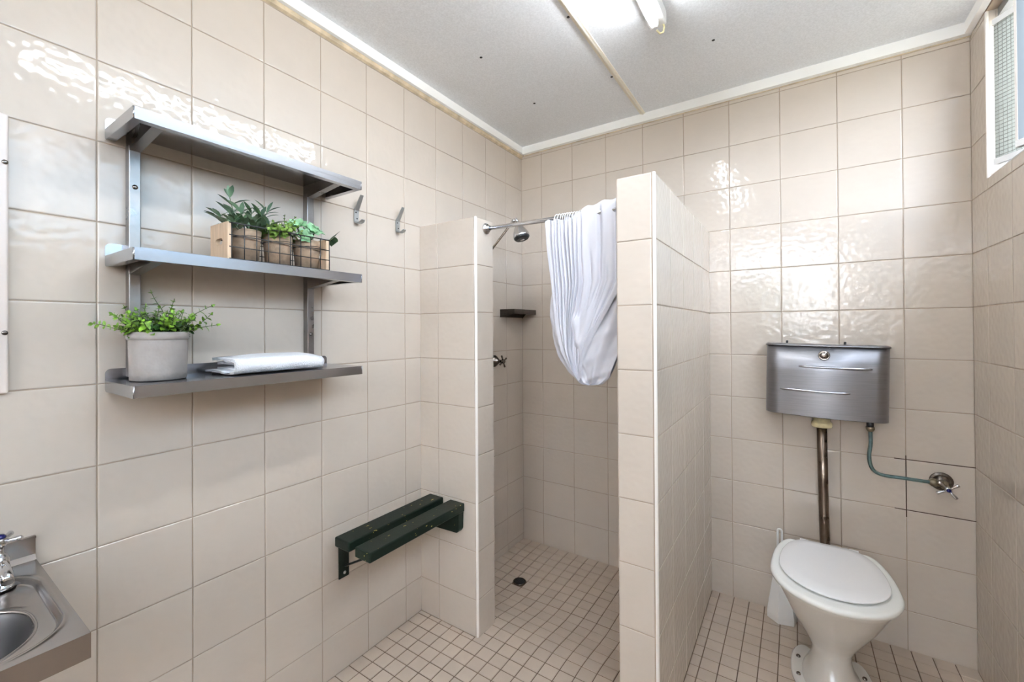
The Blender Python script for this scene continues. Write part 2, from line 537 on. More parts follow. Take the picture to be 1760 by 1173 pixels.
for k, (v, dist, a, b, c, d) in enumerate(cand):
    mx, my = (a + b) / 2, (c + d) / 2
    e = 0.01
    n = Vector((-(zf(mx + e, my) - zf(mx - e, my)) / (2 * e), -(zf(mx, my + e) - zf(mx, my - e)) / (2 * e), 1)).normalized()
    U = (X - n * X.dot(n)).normalized(); V = n.cross(U)
    jit = random.uniform(-.0003, .0003)
    p = Vector((mx, my, zf(mx, my) + jit))
    if k < 300:
        put_tile(fl, p, U, V, n, b - a, d - c, 0.0014, 0.0016, 'ftile', 0.0038)
    else:
        rings = []
        for ins, h in ((0, -.0026), (0.0002, .0004), (.0018, .0016)):
            w_, h_ = (b - a) / 2 - .0019 - ins, (d - c) / 2 - .0019 - ins
            rings.append([rest.verts.new(p + U * s * w_ + V * t * h_ + n * h) for s, t in ((-1, -1), (1, -1), (1, 1), (-1, 1))])
        for r, s in zip(rings, rings[1:]):
            for q in range(4): rest.faces.new((r[q], r[(q + 1) % 4], s[(q + 1) % 4], s[q]))
        rest.faces.new(rings[-1])
o = obj('mosaic_tiles', rest, 'ftile', fl); o['kind'] = 'stuff'

# floor drain
dz = zf(*DRAIN)
t = thing('floor_drain', 'round black grated drain set into the shower floor', 'drain', (DRAIN[0], DRAIN[1], dz))
bm = new(); lathe(bm, (DRAIN[0], DRAIN[1], dz - .004), Z, [(0, .034), (.007, .034), (.009, .031), (.006, .028), (.006, .002)], 28)
obj('rim', bm, 'dchrome', t)
bm = new()
for i in range(-3, 4):
    w_ = math.sqrt(max(0, .027 ** 2 - (i * .0075) ** 2))
    box(bm, DRAIN[0] + i * .0075 - .0016, DRAIN[0] + i * .0075 + .0016, DRAIN[1] - w_, DRAIN[1] + w_, dz + .002, dz + .0045)
    box(bm, DRAIN[0] - w_, DRAIN[0] + w_, DRAIN[1] + i * .0075 - .0016, DRAIN[1] + i * .0075 + .0016, dz + .002, dz + .0045)
obj('grate', bm, 'black', t)

# cornices
def cornice(name, poly, vec, label):
    bm = new(); prism(bm, poly, vec)
    return struct(name, bm, 'cornice', label, 'cornice')
CT = 0.022
cl = cornice('trim_1', [(0.0, FRONT, 2.374), (CT, FRONT, 2.380), (CT, FRONT, CEIL), (0.002, FRONT, CEIL)], (0, -FRONT, 0), 'white cornice along the top of the wall with the shelves')
bm = new(); prism(bm, [(0.001, FRONT, 2.356), (0.009, FRONT, 2.362), (0.012, FRONT, 2.376), (0.001, FRONT, 2.376)], (0, -FRONT, 0)); o = obj('mortar_joint', bm, 'gap', cl); o['label'] = 'brownish rough gap under the cornice'
cb = cornice('trim_2', [(CT, -.002, 2.372), (CT, -CT, 2.376), (CT, -CT, CEIL), (CT, -.002, CEIL)], (XW - CT, 0, 0), 'white cornice along the top of the wall behind the toilet')
bm = new(); box(bm, CT, XW, -.006, -.001, 2.369, 2.3725); obj('mortar_joint', bm, 'gap', cb)
cornice('trim_3', [(XW - .002, FRONT, 2.372), (XW - .02, FRONT, 2.378), (XW - .02, FRONT, CEIL), (XW - .002, FRONT, CEIL)], (0, -FRONT - CT, 0), 'cream cornice above the window wall')
# ceiling cover strip and nail heads
bm = new(); box(bm, 0.752, 0.777, FRONT, -CT, CEIL - .004, CEIL + .001)
tube(bm, [(0.7645, FRONT, CEIL - .004), (0.7645, -CT, CEIL - .004)], .0045, 8)
o = obj('cover_strip', bm, 'strip', ceil); o['label'] = 'cream cover strip'
for x, y in ((.345, -.89), (.345, -.44), (.745, -.896), (.745, -.439), (1.161, -.451), (.345, -1.34), (.745, -1.35), (1.161, -.9), (1.161, -1.35), (1.6, -.45), (1.6, -.9)):
    bm = new(); lathe(bm, (x, y, CEIL + .001), -Z, [(0, .006), (.002, .006), (.003, .003)], 10)
    o = obj('nail_head', bm, 'black', ceil)

# ------------------------------------------------------------------ window with pivoting glass blades
win = thing('window_1', 'small high window of wired and clear glass blades on the shaded wall', 'window', (XW, (WY0 + WY1) / 2, WZ0))
win['kind'] = 'structure'
bm = new()       # plastic edge bead and aluminium frame
fx0, fx1 = XW + .028, XW + .075
box(bm, fx0, fx1, WY0, WY1, WZ0, WZ0 + .03); box(bm, fx0, fx1, WY0, WY1, WZ1 - .028, WZ1)
box(bm, fx0, fx1, WY0, WY0 + .012, WZ0, WZ1)
obj('window_frame', bm, 'alu', win)
bm = new(); box(bm, XW + .002, XW + .11, WY1 - .004, WY1, WZ0, WZ1); box(bm, XW + .002, XW + .11, WY0, WY1, WZ0 - .003, WZ0 + .003)
obj('reveal', bm, 'tile', win)
bm = new(); box(bm, XW - .003, XW + .006, WY1 - .009, WY1 + .001, WZ0, WZ1, .003, 2)
o = obj('edge_bead', bm, 'bead', win); o['label'] = 'white corner bead'
for a, b in zip([WZ0, 1.954, 2.154], [1.954, 2.154, WZ1]):
    put_w = Vector((XW + .014 - XW, WY1 - .0035 - (WY0 + WY1) / 2, (a + b) / 2 - WZ0))
    o = bpy.data.objects.new('tile', tile_mesh(.022, b - a, 0.0022, 0.0022, 'tile', 0.0032))
    mt = Matrix((X, Z, -Y)).transposed().to_4x4(); mt.translation = put_w
    o.matrix_world = mt; COL.objects.link(o); o.parent = win
bm = new(); box(bm, XW + .012, XW + .03, WY0 + .02, WY1 - .05, WZ0 + .004, WZ0 + .012)
o = obj('sill_track', bm, 'black', win)
da = Vector((math.sin(.55), -math.cos(.55), 0))
for k, yh in enumerate([-0.19 - .172 * q for q in range(21)]):
    h = Vector((XW + .012, yh, 0)); w_ = 0.165
    zb, zt = 1.845, 2.30
    nrm = Vector((da.y, -da.x, 0))
    def blade(a, b, z0, z1, th):
        bm = new()
        p = [h + da * a - nrm * th, h + da * b - nrm * th, h + da * b + nrm * th, h + da * a + nrm * th]
        prism(bm, [(*q.xy, z0) for q in p], (0, 0, z1 - z0)); return bm
    pane = obj('pane', blade(0, w_, zb, zt, .003), 'wired' if k == 0 else 'dim' if k < 4 else 'clear', win)
    if k == 0: pane['label'] = 'greenish wired glass blade'
    bm = blade(-.002, w_, zb - .018, zb + .002, .007)
    bm2 = blade(-.002, w_, zt - .002, zt + .018, .007)
    obj('blade_clip', bm, 'wplastic', win); obj('blade_clip', bm2, 'wplastic', win)
    if k:
        obj('blade_edge', blade(-.004, .003, zb, zt, .004), 'bead', win)
    else:
        bm = new()
        zz = zb + .01
        while zz < zt - .005:
            a, b = h + nrm * -.0034, h + da * w_ + nrm * -.0034
            for sg in (1, -1):
                a, b = h + nrm * .0034 * sg, h + da * w_ + nrm * .0034 * sg
                tube(bm, [(*a.xy, zz), (*b.xy, zz)], .0007, 4)
            zz += .0125
        for q in range(1, 13):
            for sg in (1, -1):
                a = h + da * (w_ * q / 13) + nrm * .0034 * sg
                tube(bm, [(*a.xy, zb), (*a.xy, zt)], .0004, 4)
        o = obj('wire_mesh', bm, 'steel_dark', pane); o['kind'] = 'stuff'

# ------------------------------------------------------------------ fluorescent ceiling light
t = thing('fluorescent_light', 'bare white fluorescent tube on a ceiling batten', 'light', (1.02, -1.4, CEIL))
bm = new(); box(bm, 0.992, 1.048, -2.02, -0.725, CEIL - .052, CEIL - .001, .004)
obj('batten', bm, 'wplastic', t)
bm = new(); prism(bm, [(0.984, -2.0, CEIL - .030), (0.992, -2.0, CEIL - .045), (0.992, -2.0, CEIL - .004)], (0, 1.275, 0))
obj('reflector', bm, 'wplastic', t)
tx, tz = 1.022, 2.347
bm = new(); tube(bm, [(tx, -1.995, tz), (tx, -0.795, tz)], .0145, 16)
o = obj('tube', bm, 'tube', t); o['label'] = 'glowing tube'
for y in (-2.005, -0.79):
    bm = new(); box(bm, tx - .010, tx + .012, y - .006, y + .006, tz - .017, CEIL - .05, .003)
    obj('tube_holder', bm, 'wplastic', t)
bm = new(); tube(bm, [(tx + .012, -.73, CEIL - .035), (tx + .02, -.735, CEIL - .062), (tx + .018, -.742, tz - .012), (tx + .008, -.748, tz - .016), (tx, -.76, tz - .008)], .0032, 8)
o = obj('retaining_clip', bm, 'cream', t)

# ------------------------------------------------------------------ steel shelf unit
SY0, SY1, SD = -2.006, -1.3885, 0.2045
TOPS = ((1.788, 1.8195), (1.472, 1.504), (1.161, 1.190))
t = thing('wall_shelf', 'three tier stainless steel shelf unit fixed to the tiled wall', 'shelf', (0.0, -1.697, 1.13))
th = .0016
for zt, zu in TOPS:
    bm = new()
    LIP = .0275
    box(bm, .002, SD, SY0, SY1, zt - th, zt)                                    # tray
    box(bm, SD - th, SD, SY0, SY1, zt - LIP, zt - th)                           # front lip
    box(bm, SD - .020, SD - th, SY0 + th, SY1 - th, zt - LIP, zt - LIP + th)    # its return
    for ya, yb in ((SY0, SY0 + th), (SY1 - th, SY1)):                           # end lips, lower back corner rounded
        r = .010
        poly = [(SD - th, ya, zt - th), (.002, ya, zt - th), (.002, ya, zt - LIP + r)]
        poly += [(.002 + r - r * math.cos(a), ya, zt - LIP + r - r * math.sin(a)) for a in (PI / 8, PI / 4, 3 * PI / 8, PI / 2)] + [(SD - th, ya, zt - LIP)]
        prism(bm, poly, (0, yb - ya, 0))
    for ya, yb in ((SY0 + th, SY0 + .018), (SY1 - .018, SY1 - th)):
        box(bm, .016, SD - .02, ya, yb, zt - LIP, zt - LIP + th)
    r = .012                                                                    # upstand with rounded ends
    poly = [(.002, SY0, zt)] + [(.002, SY0 + r - r * math.cos(a), zu - r + r * math.sin(a)) for a in [PI / 2 * k / 5 for k in range(6)]]
    poly += [(.002, SY1 - r + r * math.sin(a), zu - r + r * math.cos(a)) for a in [PI / 2 * k / 5 for k in range(6)]] + [(.002, SY1, zt)]
    prism(bm, poly, (th, 0, 0))
    for yy in (SY0 + .0014, SY1 - .0014):
        tube(bm, [(SD - .0014, yy, zt - LIP), (SD - .0014, yy, zt - .0004)], .0020, 10)
    bmesh.ops.bevel(bm, geom=[e for e in bm.edges if len(e.link_faces) == 2 and all(v.co.x > SD - .0002 and abs(v.co.y - SY0) > .006 and abs(v.co.y - SY1) > .006 for v in e.verts)], offset=.0012, segments=2, affect='EDGES')
    obj('shelf', bm, 'steel', t)
for ya, yb in ((-1.966, -1.941), (-1.4795, -1.4545)):
    bm = new(); box(bm, .0025, .029, ya, yb, 1.168, 1.757, .002, 2)
    up = obj('upright', bm, 'steel_dark', t)
    for zt, zu in TOPS:
        bm = new()
        zlo = zt - .044
        poly = [(.004, ya + .001, zt - th), (.184, ya + .001, zt - th), (.184, ya + .001, zt - .026), (.029, ya + .001, zlo), (.004, ya + .001, zlo)]
        if zt < 1.2: poly = [(.004, ya + .001, zt - th), (.184, ya + .001, zt - th), (.184, ya + .001, zt - .024), (.004, ya + .001, zt - .024)]
        prism(bm, poly, (0, yb - ya - .002, 0))
        obj('bracket', bm, 'steel_dark', t)
    for z in ((1.652,) if ya < -1.9 else (1.270,)):
        bm = new(); lathe(bm, (.028, (ya + yb) / 2, z), X, [(0, .0062), (.002, .0062), (.0045, .004), (.005, .0015)], 14)
        o = obj('screw', bm, 'dchrome', up)

# ------------------------------------------------------------------ grey paper planter
def leaf_quad(bm, p, d, up, l, w, fold=.15, n=2, curl=0.0):
    """a leaf blade from p along d; up is the face normal"""
    d = d.normalized(); s = d.cross(up)
    if s.length < 1e-5: s = d.cross(Vector((.3, .9, .2)))
    s.normalize(); nn = s.cross(d).normalized()
    pr = [(0, .08), (.25, .75), (.55, 1.0), (.82, .62), (1, .04)]
    rows = []
    for f, ww in pr:
        c = p + d * l * f - nn * curl * l * f * f
        rows.append((bm.verts.new(c - s * w * ww / 2 + nn * fold * w * ww), bm.verts.new(c), bm.verts.new(c + s * w * ww / 2 + nn * fold * w * ww)))
    for a, b in zip(rows, rows[1:]):
        for k in (0, 1):
            f = bm.faces.new((a[k], a[k + 1], b[k + 1], b[k])); f.smooth = True

pc0 = Vector((.083, -1.921, 1.1615))
t = thing('potted_plant', 'small leaved green plant in a grey paper pot on the lowest shelf', 'plant', pc0)
def wob(a, z, s): return 1 + s * (mnoise.noise(Vector((math.cos(a) * 1.6, math.sin(a) * 1.6, z * 25))))
def pot_rings(zr, n=44, s=.022):
    return [[(pc0.x + r * wob(2 * PI * k / n, z, s) * math.cos(2 * PI * k / n), pc0.y + r * wob(2 * PI * k / n, z, s) * math.sin(2 * PI * k / n), pc0.z + z) for k in range(n)] for z, r in zr]
bm = new()
loft(bm, pot_rings([(.0005, .054), (.002, .0575), (.02, .0585), (.05, .060), (.08, .0605), (.104, .061), (.118, .0605), (.118, .058), (.106, .057)]))
obj('pot', bm, 'paper', t)
bm = new()
R = pot_rings([(.1005, .0615), (.1015, .0638), (.110, .0640), (.1195, .0632), (.1205, .0612), (.110, .0605), (.1008, .0612)], s=.012)
loft(bm, R, caps=False)
obj('collar', bm, 'paper', t)
bm = new(); lathe(bm, pc0 + Vector((0, 0, .100)), Z, [(0, .057), (.006, .056), (.009, .03)], 24)
obj('soil', bm, 'soil', t)
stem = new(); fol = new()
rng = random.Random(11)
def sprig(p, d, L, nleaf, size, stem, fol, droop=.3, r=.0012, twist=2.4):
    pts = [Vector(p)]
    d = Vector(d).normalized()
    for i in range(nleaf):
        d = (d + Vector((rng.uniform(-.2, .2), rng.uniform(-.2, .2), -droop / nleaf + rng.uniform(-.05, .1)))).normalized()
        q = pts[-1] + d * (L / nleaf)
        if q.x < .022: q.x = .022 + rng.uniform(0, .006); d.x = abs(d.x) * .3
        pts.append(q)
    tube(stem, pts, [r * (1 - .5 * i / len(pts)) for i in range(len(pts))], 5)
    for i, q in enumerate(pts[1:], 1):
        a = twist * i
        u, v = frame_of((pts[i] - pts[i - 1]))
        for sgn in (0, PI):
            s = u * math.cos(a + sgn) + v * math.sin(a + sgn)
            dd = (pts[i] - pts[i - 1]).normalized()
            ld = (s + dd * .7).normalized()
            sz = size * rng.uniform(.7, 1.25) * (1 if i < len(pts) - 2 else .75)
            leaf_quad(fol, q, ld, (dd - ld * dd.dot(ld)), sz, sz * .78, .10, curl=.3)
    dd = (pts[-1] - pts[-2]).normalized()
    leaf_quad(fol, pts[-1], dd, frame_of(dd)[0], size * .8, size * .45)
base = pc0 + Vector((0, 0, .108))
inner = new()
for i in range(84):
    a = rng.uniform(0, 2 * PI); rr = rng.uniform(0, .048)
    lean = rng.uniform(.05, .95)
    d = Vector((math.cos(a) * lean, math.sin(a) * lean * 1.25, rng.uniform(.45, 1.0)))
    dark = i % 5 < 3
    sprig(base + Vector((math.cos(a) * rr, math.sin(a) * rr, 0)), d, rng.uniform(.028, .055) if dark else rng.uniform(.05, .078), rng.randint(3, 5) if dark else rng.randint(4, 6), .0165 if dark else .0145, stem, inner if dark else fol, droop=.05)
for (dy, dx, dz, L) in ((-1.0, .1, .42, .112), (-.85, .3, .75, .10), (.12, .25, 1.25, .115), (.75, .2, .85, .120), (.8, .35, .40, .10), (1.0, .2, .7, .105), (-.5, .3, 1.0, .075), (.3, .3, 1.1, .09)):
    sprig(base + Vector((dx * .05, dy * .03, 0)), (dx, dy, dz), L, 8, .0135, stem, fol, droop=.5)
o = obj('inner_foliage', inner, 'leaf_f', t); o['kind'] = 'stuff'; o['label'] = 'darker inner leaves'
obj('stem', stem, 'stem', t)
o = obj('foliage', fol, 'leaf_d', t); o['kind'] = 'stuff'

# ------------------------------------------------------------------ folded towel
t0 = Vector((.125, -1.65, 1.1615))
TY0, TY1 = -1.782, -1.515
bm = new()
# cross-section in x-z: outer sheet wraps over the front, an inner fold sits inside
def towel_layer(path, thick, y0, y1, bow, seedv):
    n = 14
    rings = []
    m = len(path)
    P = [Vector((p[0], 0, p[1])) for p in path]
    for j in range(n + 1):
        f = j / n
        y = y0 + (y1 - y0) * f
        ring_o, ring_i = [], []
        for i, p in enumerate(P):
            d = (P[min(i + 1, m - 1)] - P[max(i - 1, 0)]).normalized()
            nn = Vector((-d.z, 0, d.x))
            w = mnoise.noise(Vector((p.x * 22, y * 16, p.z * 30 + seedv))) * .0038
            hs = 1.22 + bow * math.sin(PI * f) - .16 * max(0, (f - .8) / .2) ** 2
            yy = y + mnoise.noise(Vector((i * .5, j * .2, seedv))) * .007
            q = Vector((p.x, yy, pc0.z + (p.z) * hs + (w if p.z > .006 else 0)))
            ring_o.append(q + nn * thick / 2 * (hs if p.z > .01 else 1)); ring_i.append(q - nn * thick / 2)
        rings.append(ring_o + ring_i[::-1])
    loft(bm, rings, caps=True)
def arc(cx, cz, r, a0, a1, n): return [(cx + r * math.cos(a0 + (a1 - a0) * k / n), cz + r * math.sin(a0 + (a1 - a0) * k / n)) for k in range(n + 1)]
# outer sheet: from the back top, along the top, round the front, back along the bottom
towel_layer([(.040, .0330), (.07, .0350), (.10, .0355), (.13, .0350), (.155, .0335)] + arc(.163, .0192, .0140, PI / 2 * .85, -PI / 2, 7) + [(.14, .0050), (.10, .0045), (.06, .0042), (.034, .0040)], .0075, TY0, TY1, .07, 1.3)
# inner fold
towel_layer([(.045, .0245), (.08, .0262), (.12, .0255), (.145, .0240)] + arc(.148, .0185, .0052, PI / 2, -PI / 2, 5) + [(.12, .0130), (.08, .0128), (.045, .0126)], .0072, TY0 + .012, TY1 - .006, .07, 4.1)
# lower flap that sticks out at the end
towel_layer([(.036, .0070), (.08, .0078), (.12, .0076), (.150, .0062)], .0050, TY0 - .014, TY0 + .06, .0, 7.7)
bm2 = bm
o = obj('folded_towel', bm2, 'towel', loc=t0)
tag(o, 'folded white towel lying on the lowest steel shelf', 'towel')

# ------------------------------------------------------------------ wire basket with three potted plants
BX0, BX1, BY0, BY1, BZ0, BZ1 = .097, .196, -1.808, -1.508, 1.4725, 1.5705
t = thing('wire_basket', 'black wire basket with pale wooden ends on the middle shelf', 'basket', ((BX0 + BX1) / 2, (BY0 + BY1) / 2, BZ0))
def end_panel(y0, y1):
    """board with a rounded hand slot"""
    bm = new()
    cx, cz = (BX0 + BX1) / 2 + .001, BZ0 + .049
    outer = [(BX0, BZ0), (BX1, BZ0), (BX1, BZ1), (BX0, BZ1)]
    n = 24
    inn = []
    for k in range(n):
        a = 2 * PI * k / n
        ex = .012; r = .0085
        ca, sa = math.cos(a), math.sin(a)
        inn.append((cx + (ex if ca > 0 else -ex) * (abs(ca) > .05) + r * ca, cz + r * sa))
    out = []
    for k in range(n):       # matching points on the rectangle
        a = 2 * PI * k / n
        ca, sa = math.cos(a), math.sin(a)
        hx, hz = (BX1 - BX0) / 2, (BZ1 - BZ0) / 2
        s = min(hx / abs(ca) if abs(ca) > 1e-6 else 9, hz / abs(sa) if abs(sa) > 1e-6 else 9)
        out.append(((BX0 + BX1) / 2 + ca * s, (BZ0 + BZ1) / 2 + sa * s))
    # snap nearest to corners
    for c in outer:
        k = min(range(n), key=lambda q: (out[q][0] - c[0]) ** 2 + (out[q][1] - c[1]) ** 2)
        out[k] = c
    R = [[bm.verts.new((p[0], y, p[1])) for p in ring] for y, ring in ((y0, inn), (y0, out), (y1, out), (y1, inn))]
    for a, b in zip(R, R[1:] + R[:1]):
        for k in range(n): bm.faces.new((a[k], a[(k + 1) % n], b[(k + 1) % n], b[k]))
    return bm
obj('end_board', end_panel(BY0, BY0 + .011), 'wood', t)
obj('end_board', end_panel(BY1 - .011, BY1), 'wood', t)
nv = 9
for x in (BX1 + .0005, BX0 - .0005):
    bm = new()
    for k in range(nv + 1):
        y = BY0 + .010 + (BY1 - BY0 - .010) * k / nv
        tube(bm, [(x, y, BZ0 + .001), (x, y, BZ1 - .001)], .0014, 6)
    for z in (BZ0 + .0015, BZ0 + .033, BZ0 + .064, BZ1 - .0015):
        tube(bm, [(x, BY0 + .004, z), (x, BY1, z)], .0014 if z < BZ1 - .01 else .0019, 6)
    obj('wire_side', bm, 'wire', t)
bm = new()
for k in range(4):
    x = BX0 + (BX1 - BX0) * k / 3
    tube(bm, [(x, BY0 + .011, BZ0 + .0012), (x, BY1 - .011, BZ0 + .0012)], .0010, 6)
obj('wire_base', bm, 'wire', t)

def peat_pot(t, c, rt=.0405, rb=.033, h=.087):
    bm = new()
    lathe(bm, c, Z, [(0, rb), (h * .8, rb + (rt - rb) * .85), (h, rt), (h, rt - .003), (h - .014, rt - .005)], 28)
    obj('pot', bm, 'pot', t)
    bm = new(); lathe(bm, Vector(c) + Vector((0, 0, h - .015)), Z, [(0, rt - .006), (.004, rt - .007), (.007, .01)], 20)
    obj('soil', bm, 'soil', t)
    bm = new()
    for dz_, tilt in ((h * .76, .004), (h * .70, -.004)):
        rr = rb + (rt - rb) * .80 + .0012
        pts = [(c[0] + rr * math.cos(a), c[1] + rr * math.sin(a), c[2] + dz_ + tilt * math.sin(a + .6)) for a in [2 * PI * k / 24 for k in range(25)]]
        tube(bm, pts, .0009, 5, caps=False)
    o = obj('twine', bm, 'wire', t); o['label'] = 'dark string tied round the pot'

PZ = BZ0 + .0035
# plant one: long grey-green leaves
c = Vector((.146, -1.740, PZ))
t = thing('potted_plant', 'tall plant with long grey green leaves at the wooden handled end of the basket', 'plant', c, 'plants in the wire basket')
peat_pot(t, c)
rng = random.Random(3)
stem = new()
top = c + Vector((0, 0, .080))
def big_leaf(t, p, d, l, w, m, curl=.25):
    bm = new()
    d = Vector(d).normalized()
    up = Vector((0, 0, 1)) - d * d.z
    if up.length < .2: up = Vector((.8, -.5, .1))
    leaf_quad(bm, Vector(p), d, up.normalized(), l, w, .10, curl=curl)
    o = obj('leaf', bm, m, t); return o
stems = [((-.012, -.008), (-.02, -.26, 1.0), .104), ((.010, -.015), (.25, -.55, .75), .058), ((.006, .014), (.25, .40, .85), .080), ((-.01, .004), (.0, .25, .9), .07), ((.014, -.012), (.6, -.8, .4), .055), ((.014, .012), (.6, .5, .5), .055), ((-.014, -.014), (-.2, -.7, .6), .06), ((.016, .0), (.8, -.1, .55), .05), ((.010, -.006), (.45, -.35, .8), .062), ((.012, .006), (.5, .25, .8), .062), ((.0, -.016), (.3, -.9, .55), .066)]
for (ox, oy), d, L in stems:
    p0 = top + Vector((ox, oy, -.006)); d = Vector(d).normalized()
    p1 = p0 + d * L
    tube(stem, [p0, (p0 + p1) / 2 + Vector((rng.uniform(-.003, .003), rng.uniform(-.003, .003), 0)), p1], [.0016, .0013, .001], 6)
    nl = max(3, int(L / .018))
    for i in range(nl):
        f = (i + 1) / nl
        a0 = i * 2.4 + rng.uniform(-.3, .3)
        q = p0 + (p1 - p0) * f
        for sg in (0, PI):
            a = a0 + sg
            ld = Vector((math.cos(a) * .7 + .15, math.sin(a), .55 if f < .9 else .9)) + d * .4
            big_leaf(t, q, ld, rng.uniform(.036, .050), rng.uniform(.0125, .017), 'leaf_a' if rng.random() < .6 else 'leaf_e', curl=rng.uniform(.1, .45))
    big_leaf(t, p1, d + Vector((.1, rng.uniform(-.3, .3), .1)), .036, .012, 'leaf_a')
obj('stem', stem, 'stem', t)
# plant two: small bushy leaves
c = Vector((.146, -1.6475, PZ))
t = thing('potted_plant', 'bushy plant with tiny yellow green leaves in the middle of the basket', 'plant', c, 'plants in the wire basket')
peat_pot(t, c)
rng = random.Random(5)
stem, fol = new(), new()
top = c + Vector((0, 0, .078))
for i in range(44):
    a = rng.uniform(0, 2 * PI); ln = rng.uniform(.1, 1.1)
    sprig(top + Vector((math.cos(a) * .02, math.sin(a) * .02, 0)), (math.cos(a) * ln + .12, math.sin(a) * ln, rng.uniform(.4, .9)), rng.uniform(.035, .058), rng.randint(4, 6), .0150, stem, fol, droop=.4)
sprig(top, (.1, .02, 1), .088, 9, .009, stem, fol, droop=0)
sprig(top + Vector((.005, .006, 0)), (.2, .25, 1), .072, 8, .009, stem, fol, droop=0)
obj('stem', stem, 'stem', t)
o = obj('foliage', fol, 'leaf_b', t); o['kind'] = 'stuff'
# plant three: succulent rosettes
c = Vector((.146, -1.555, PZ))
t = thing('potted_plant', 'pale succulent rosettes at the basket end nearer the coat hooks', 'plant', c, 'plants in the wire basket')
peat_pot(t, c)
rng = random.Random(9)
top = c + Vector((0, 0, .082))
stem = new()
def rosette(ctr, axis, R, n1, m):
    axis = Vector(axis).normalized(); u, v = frame_of(axis)
    for ring, (rr, cnt, el) in enumerate(((1.0, n1, .35), (.75, n1 - 1, .75), (.45, max(3, n1 - 3), 1.3))):
        for k in range(cnt):
            a = 2 * PI * (k + .5 * ring) / cnt + rng.uniform(-.1, .1)
            s = u * math.cos(a) + v * math.sin(a)
            d = (s + axis * el * .8).normalized()
            bm = new()
            leaf_quad(bm, ctr + s * .002, d, (axis - d * axis.dot(d)).normalized(), R * rr, R * rr * .78, .14, curl=-.1)
            obj('leaf', bm, m, t)
for off, ax, R, n1 in (((.004, -.034, .046), (.45, -.45, .75), .034, 7), ((.020, .002, .036), (.75, .0, .65), .032, 7), ((.002, .028, .044), (.5, .4, .75), .033, 7), ((.030, -.026, .014), (.95, -.2, .3), .026, 6)):
    ctr = top + Vector(off)
    tube(stem, [top + Vector((off[0] * .3, off[1] * .3, -.008)), ctr], [.003, .0022], 6)
    rosette(ctr, ax, R, n1, 'leaf_c')
p0 = top + Vector((.01, .02, -.004)); p1 = top + Vector((.03, .058, .012)); p2 = top + Vector((.034, .078, .030))
tube(stem, [p0, p1, p2], [.002, .0016, .001], 6)
for i in range(9):
    f = i / 8
    q = (p1 * (1 - f) + p2 * f)
    for sg in (-1, 1):
        big_leaf(t, q, (.3 * sg, .5, .55 * sg + .3), .026, .0090, 'leaf_e', curl=.1)
for i in range(12):
    a = rng.uniform(0, 2 * PI)
    big_leaf(t, top + Vector((math.cos(a) * .012, math.sin(a) * .015, 0)), (math.cos(a) + .2, math.sin(a), .25), .026, .009, 'leaf_e', curl=.3)
obj('stem', stem, 'stem', t)

# ------------------------------------------------------------------ coat hooks
def hook(yc, z0, z1, label):
    t = thing('coat_hook', label, 'hook', (0.002, yc, z0), 'cast coat hooks beside the shelf')
    h, w2 = .0045, .0107
    prof = [(.0425, z1 + .050), (.0385, z1 + .0515), (.0055, z1 + .001), (.0030, z1 - .004), (.0030, z0 + .006), (.008, z0 - .0005), (.022, z0 - .0035), (.036, z0 - .001), (.047, z0 + .007)]
    bm = new()
    rings = []
    P = [Vector((p[0], 0, p[1])) for p in prof[1:]]
    for i, p in enumerate(P):
        d = (P[min(i + 1, len(P) - 1)] - P[max(i - 1, 0)]).normalized()
        nn = Vector((-d.z, 0, d.x))
        if nn.x < 0: nn = -nn
        w = w2 * (.72 if i in (0, len(P) - 1) else 1)
        hh = h * (1 if 0 < i < len(P) - 1 else .7)
        rings.append([(p.x + s * hh / 2 * nn.x + .0025, yc + y, p.z + s * hh / 2 * nn.z) for s, y in ((-1, -w), (1, -w), (1, w), (-1, w))])
    loft(bm, rings, smooth=False)
    bmesh.ops.bevel(bm, geom=bm.edges[:], offset=.0009, segments=2, affect='EDGES')
    obj('hook_body', bm, 'alu', t)
    for dz_, dy in (((z1 - z0) * .78, -.003), ((z1 - z0) * .32, .002)):
        bm = new(); lathe(bm, (.0072, yc + dy, z0 + dz_), X, [(0, .0032), (.0012, .0030), (.0016, .001)], 12)
        obj('screw', bm, 'black', t)
hook(-1.258, 1.702, 1.754, 'grey cast metal coat hook closest to the steel shelves')
hook(-1.044, 1.704, 1.755, 'grey cast metal coat hook over the green bench, nearer the shower')

# ------------------------------------------------------------------ mirror at the edge of the view
t = thing('wall_mirror', 'beige framed mirror edge with dark dome screws beside the sink', 'mirror', (0.002, -2.46, 1.15))
MY1, MY0, MZ0, MZ1 = -2.167, -2.76, 1.151, 1.757
for ya, yb, za, zb in ((MY1 - .038, MY1, MZ0, MZ1), (MY0, MY0 + .038, MZ0, MZ1), (MY0 + .038, MY1 - .038, MZ1 - .038, MZ1), (MY0 + .038, MY1 - .038, MZ0, MZ0 + .038)):
    bm = new(); box(bm, .002, .013, ya, yb, za, zb, .004, 3)
    obj('frame', bm, 'panel', t)
bm = new(); box(bm, .002, .007, MY0 + .03, MY1 - .03, MZ0 + .03, MZ1 - .03)
obj('glass', bm, 'mirror', t)
for y in (-2.1725, MY0 + .0055):
    for z in (1.651, 1.282):
        bm = new(); lathe(bm, (.0125, y, z), X, [(0, .0052), (.002, .005), (.0032, .003), (.0035, .001)], 14)
        obj('screw', bm, 'dchrome', t)

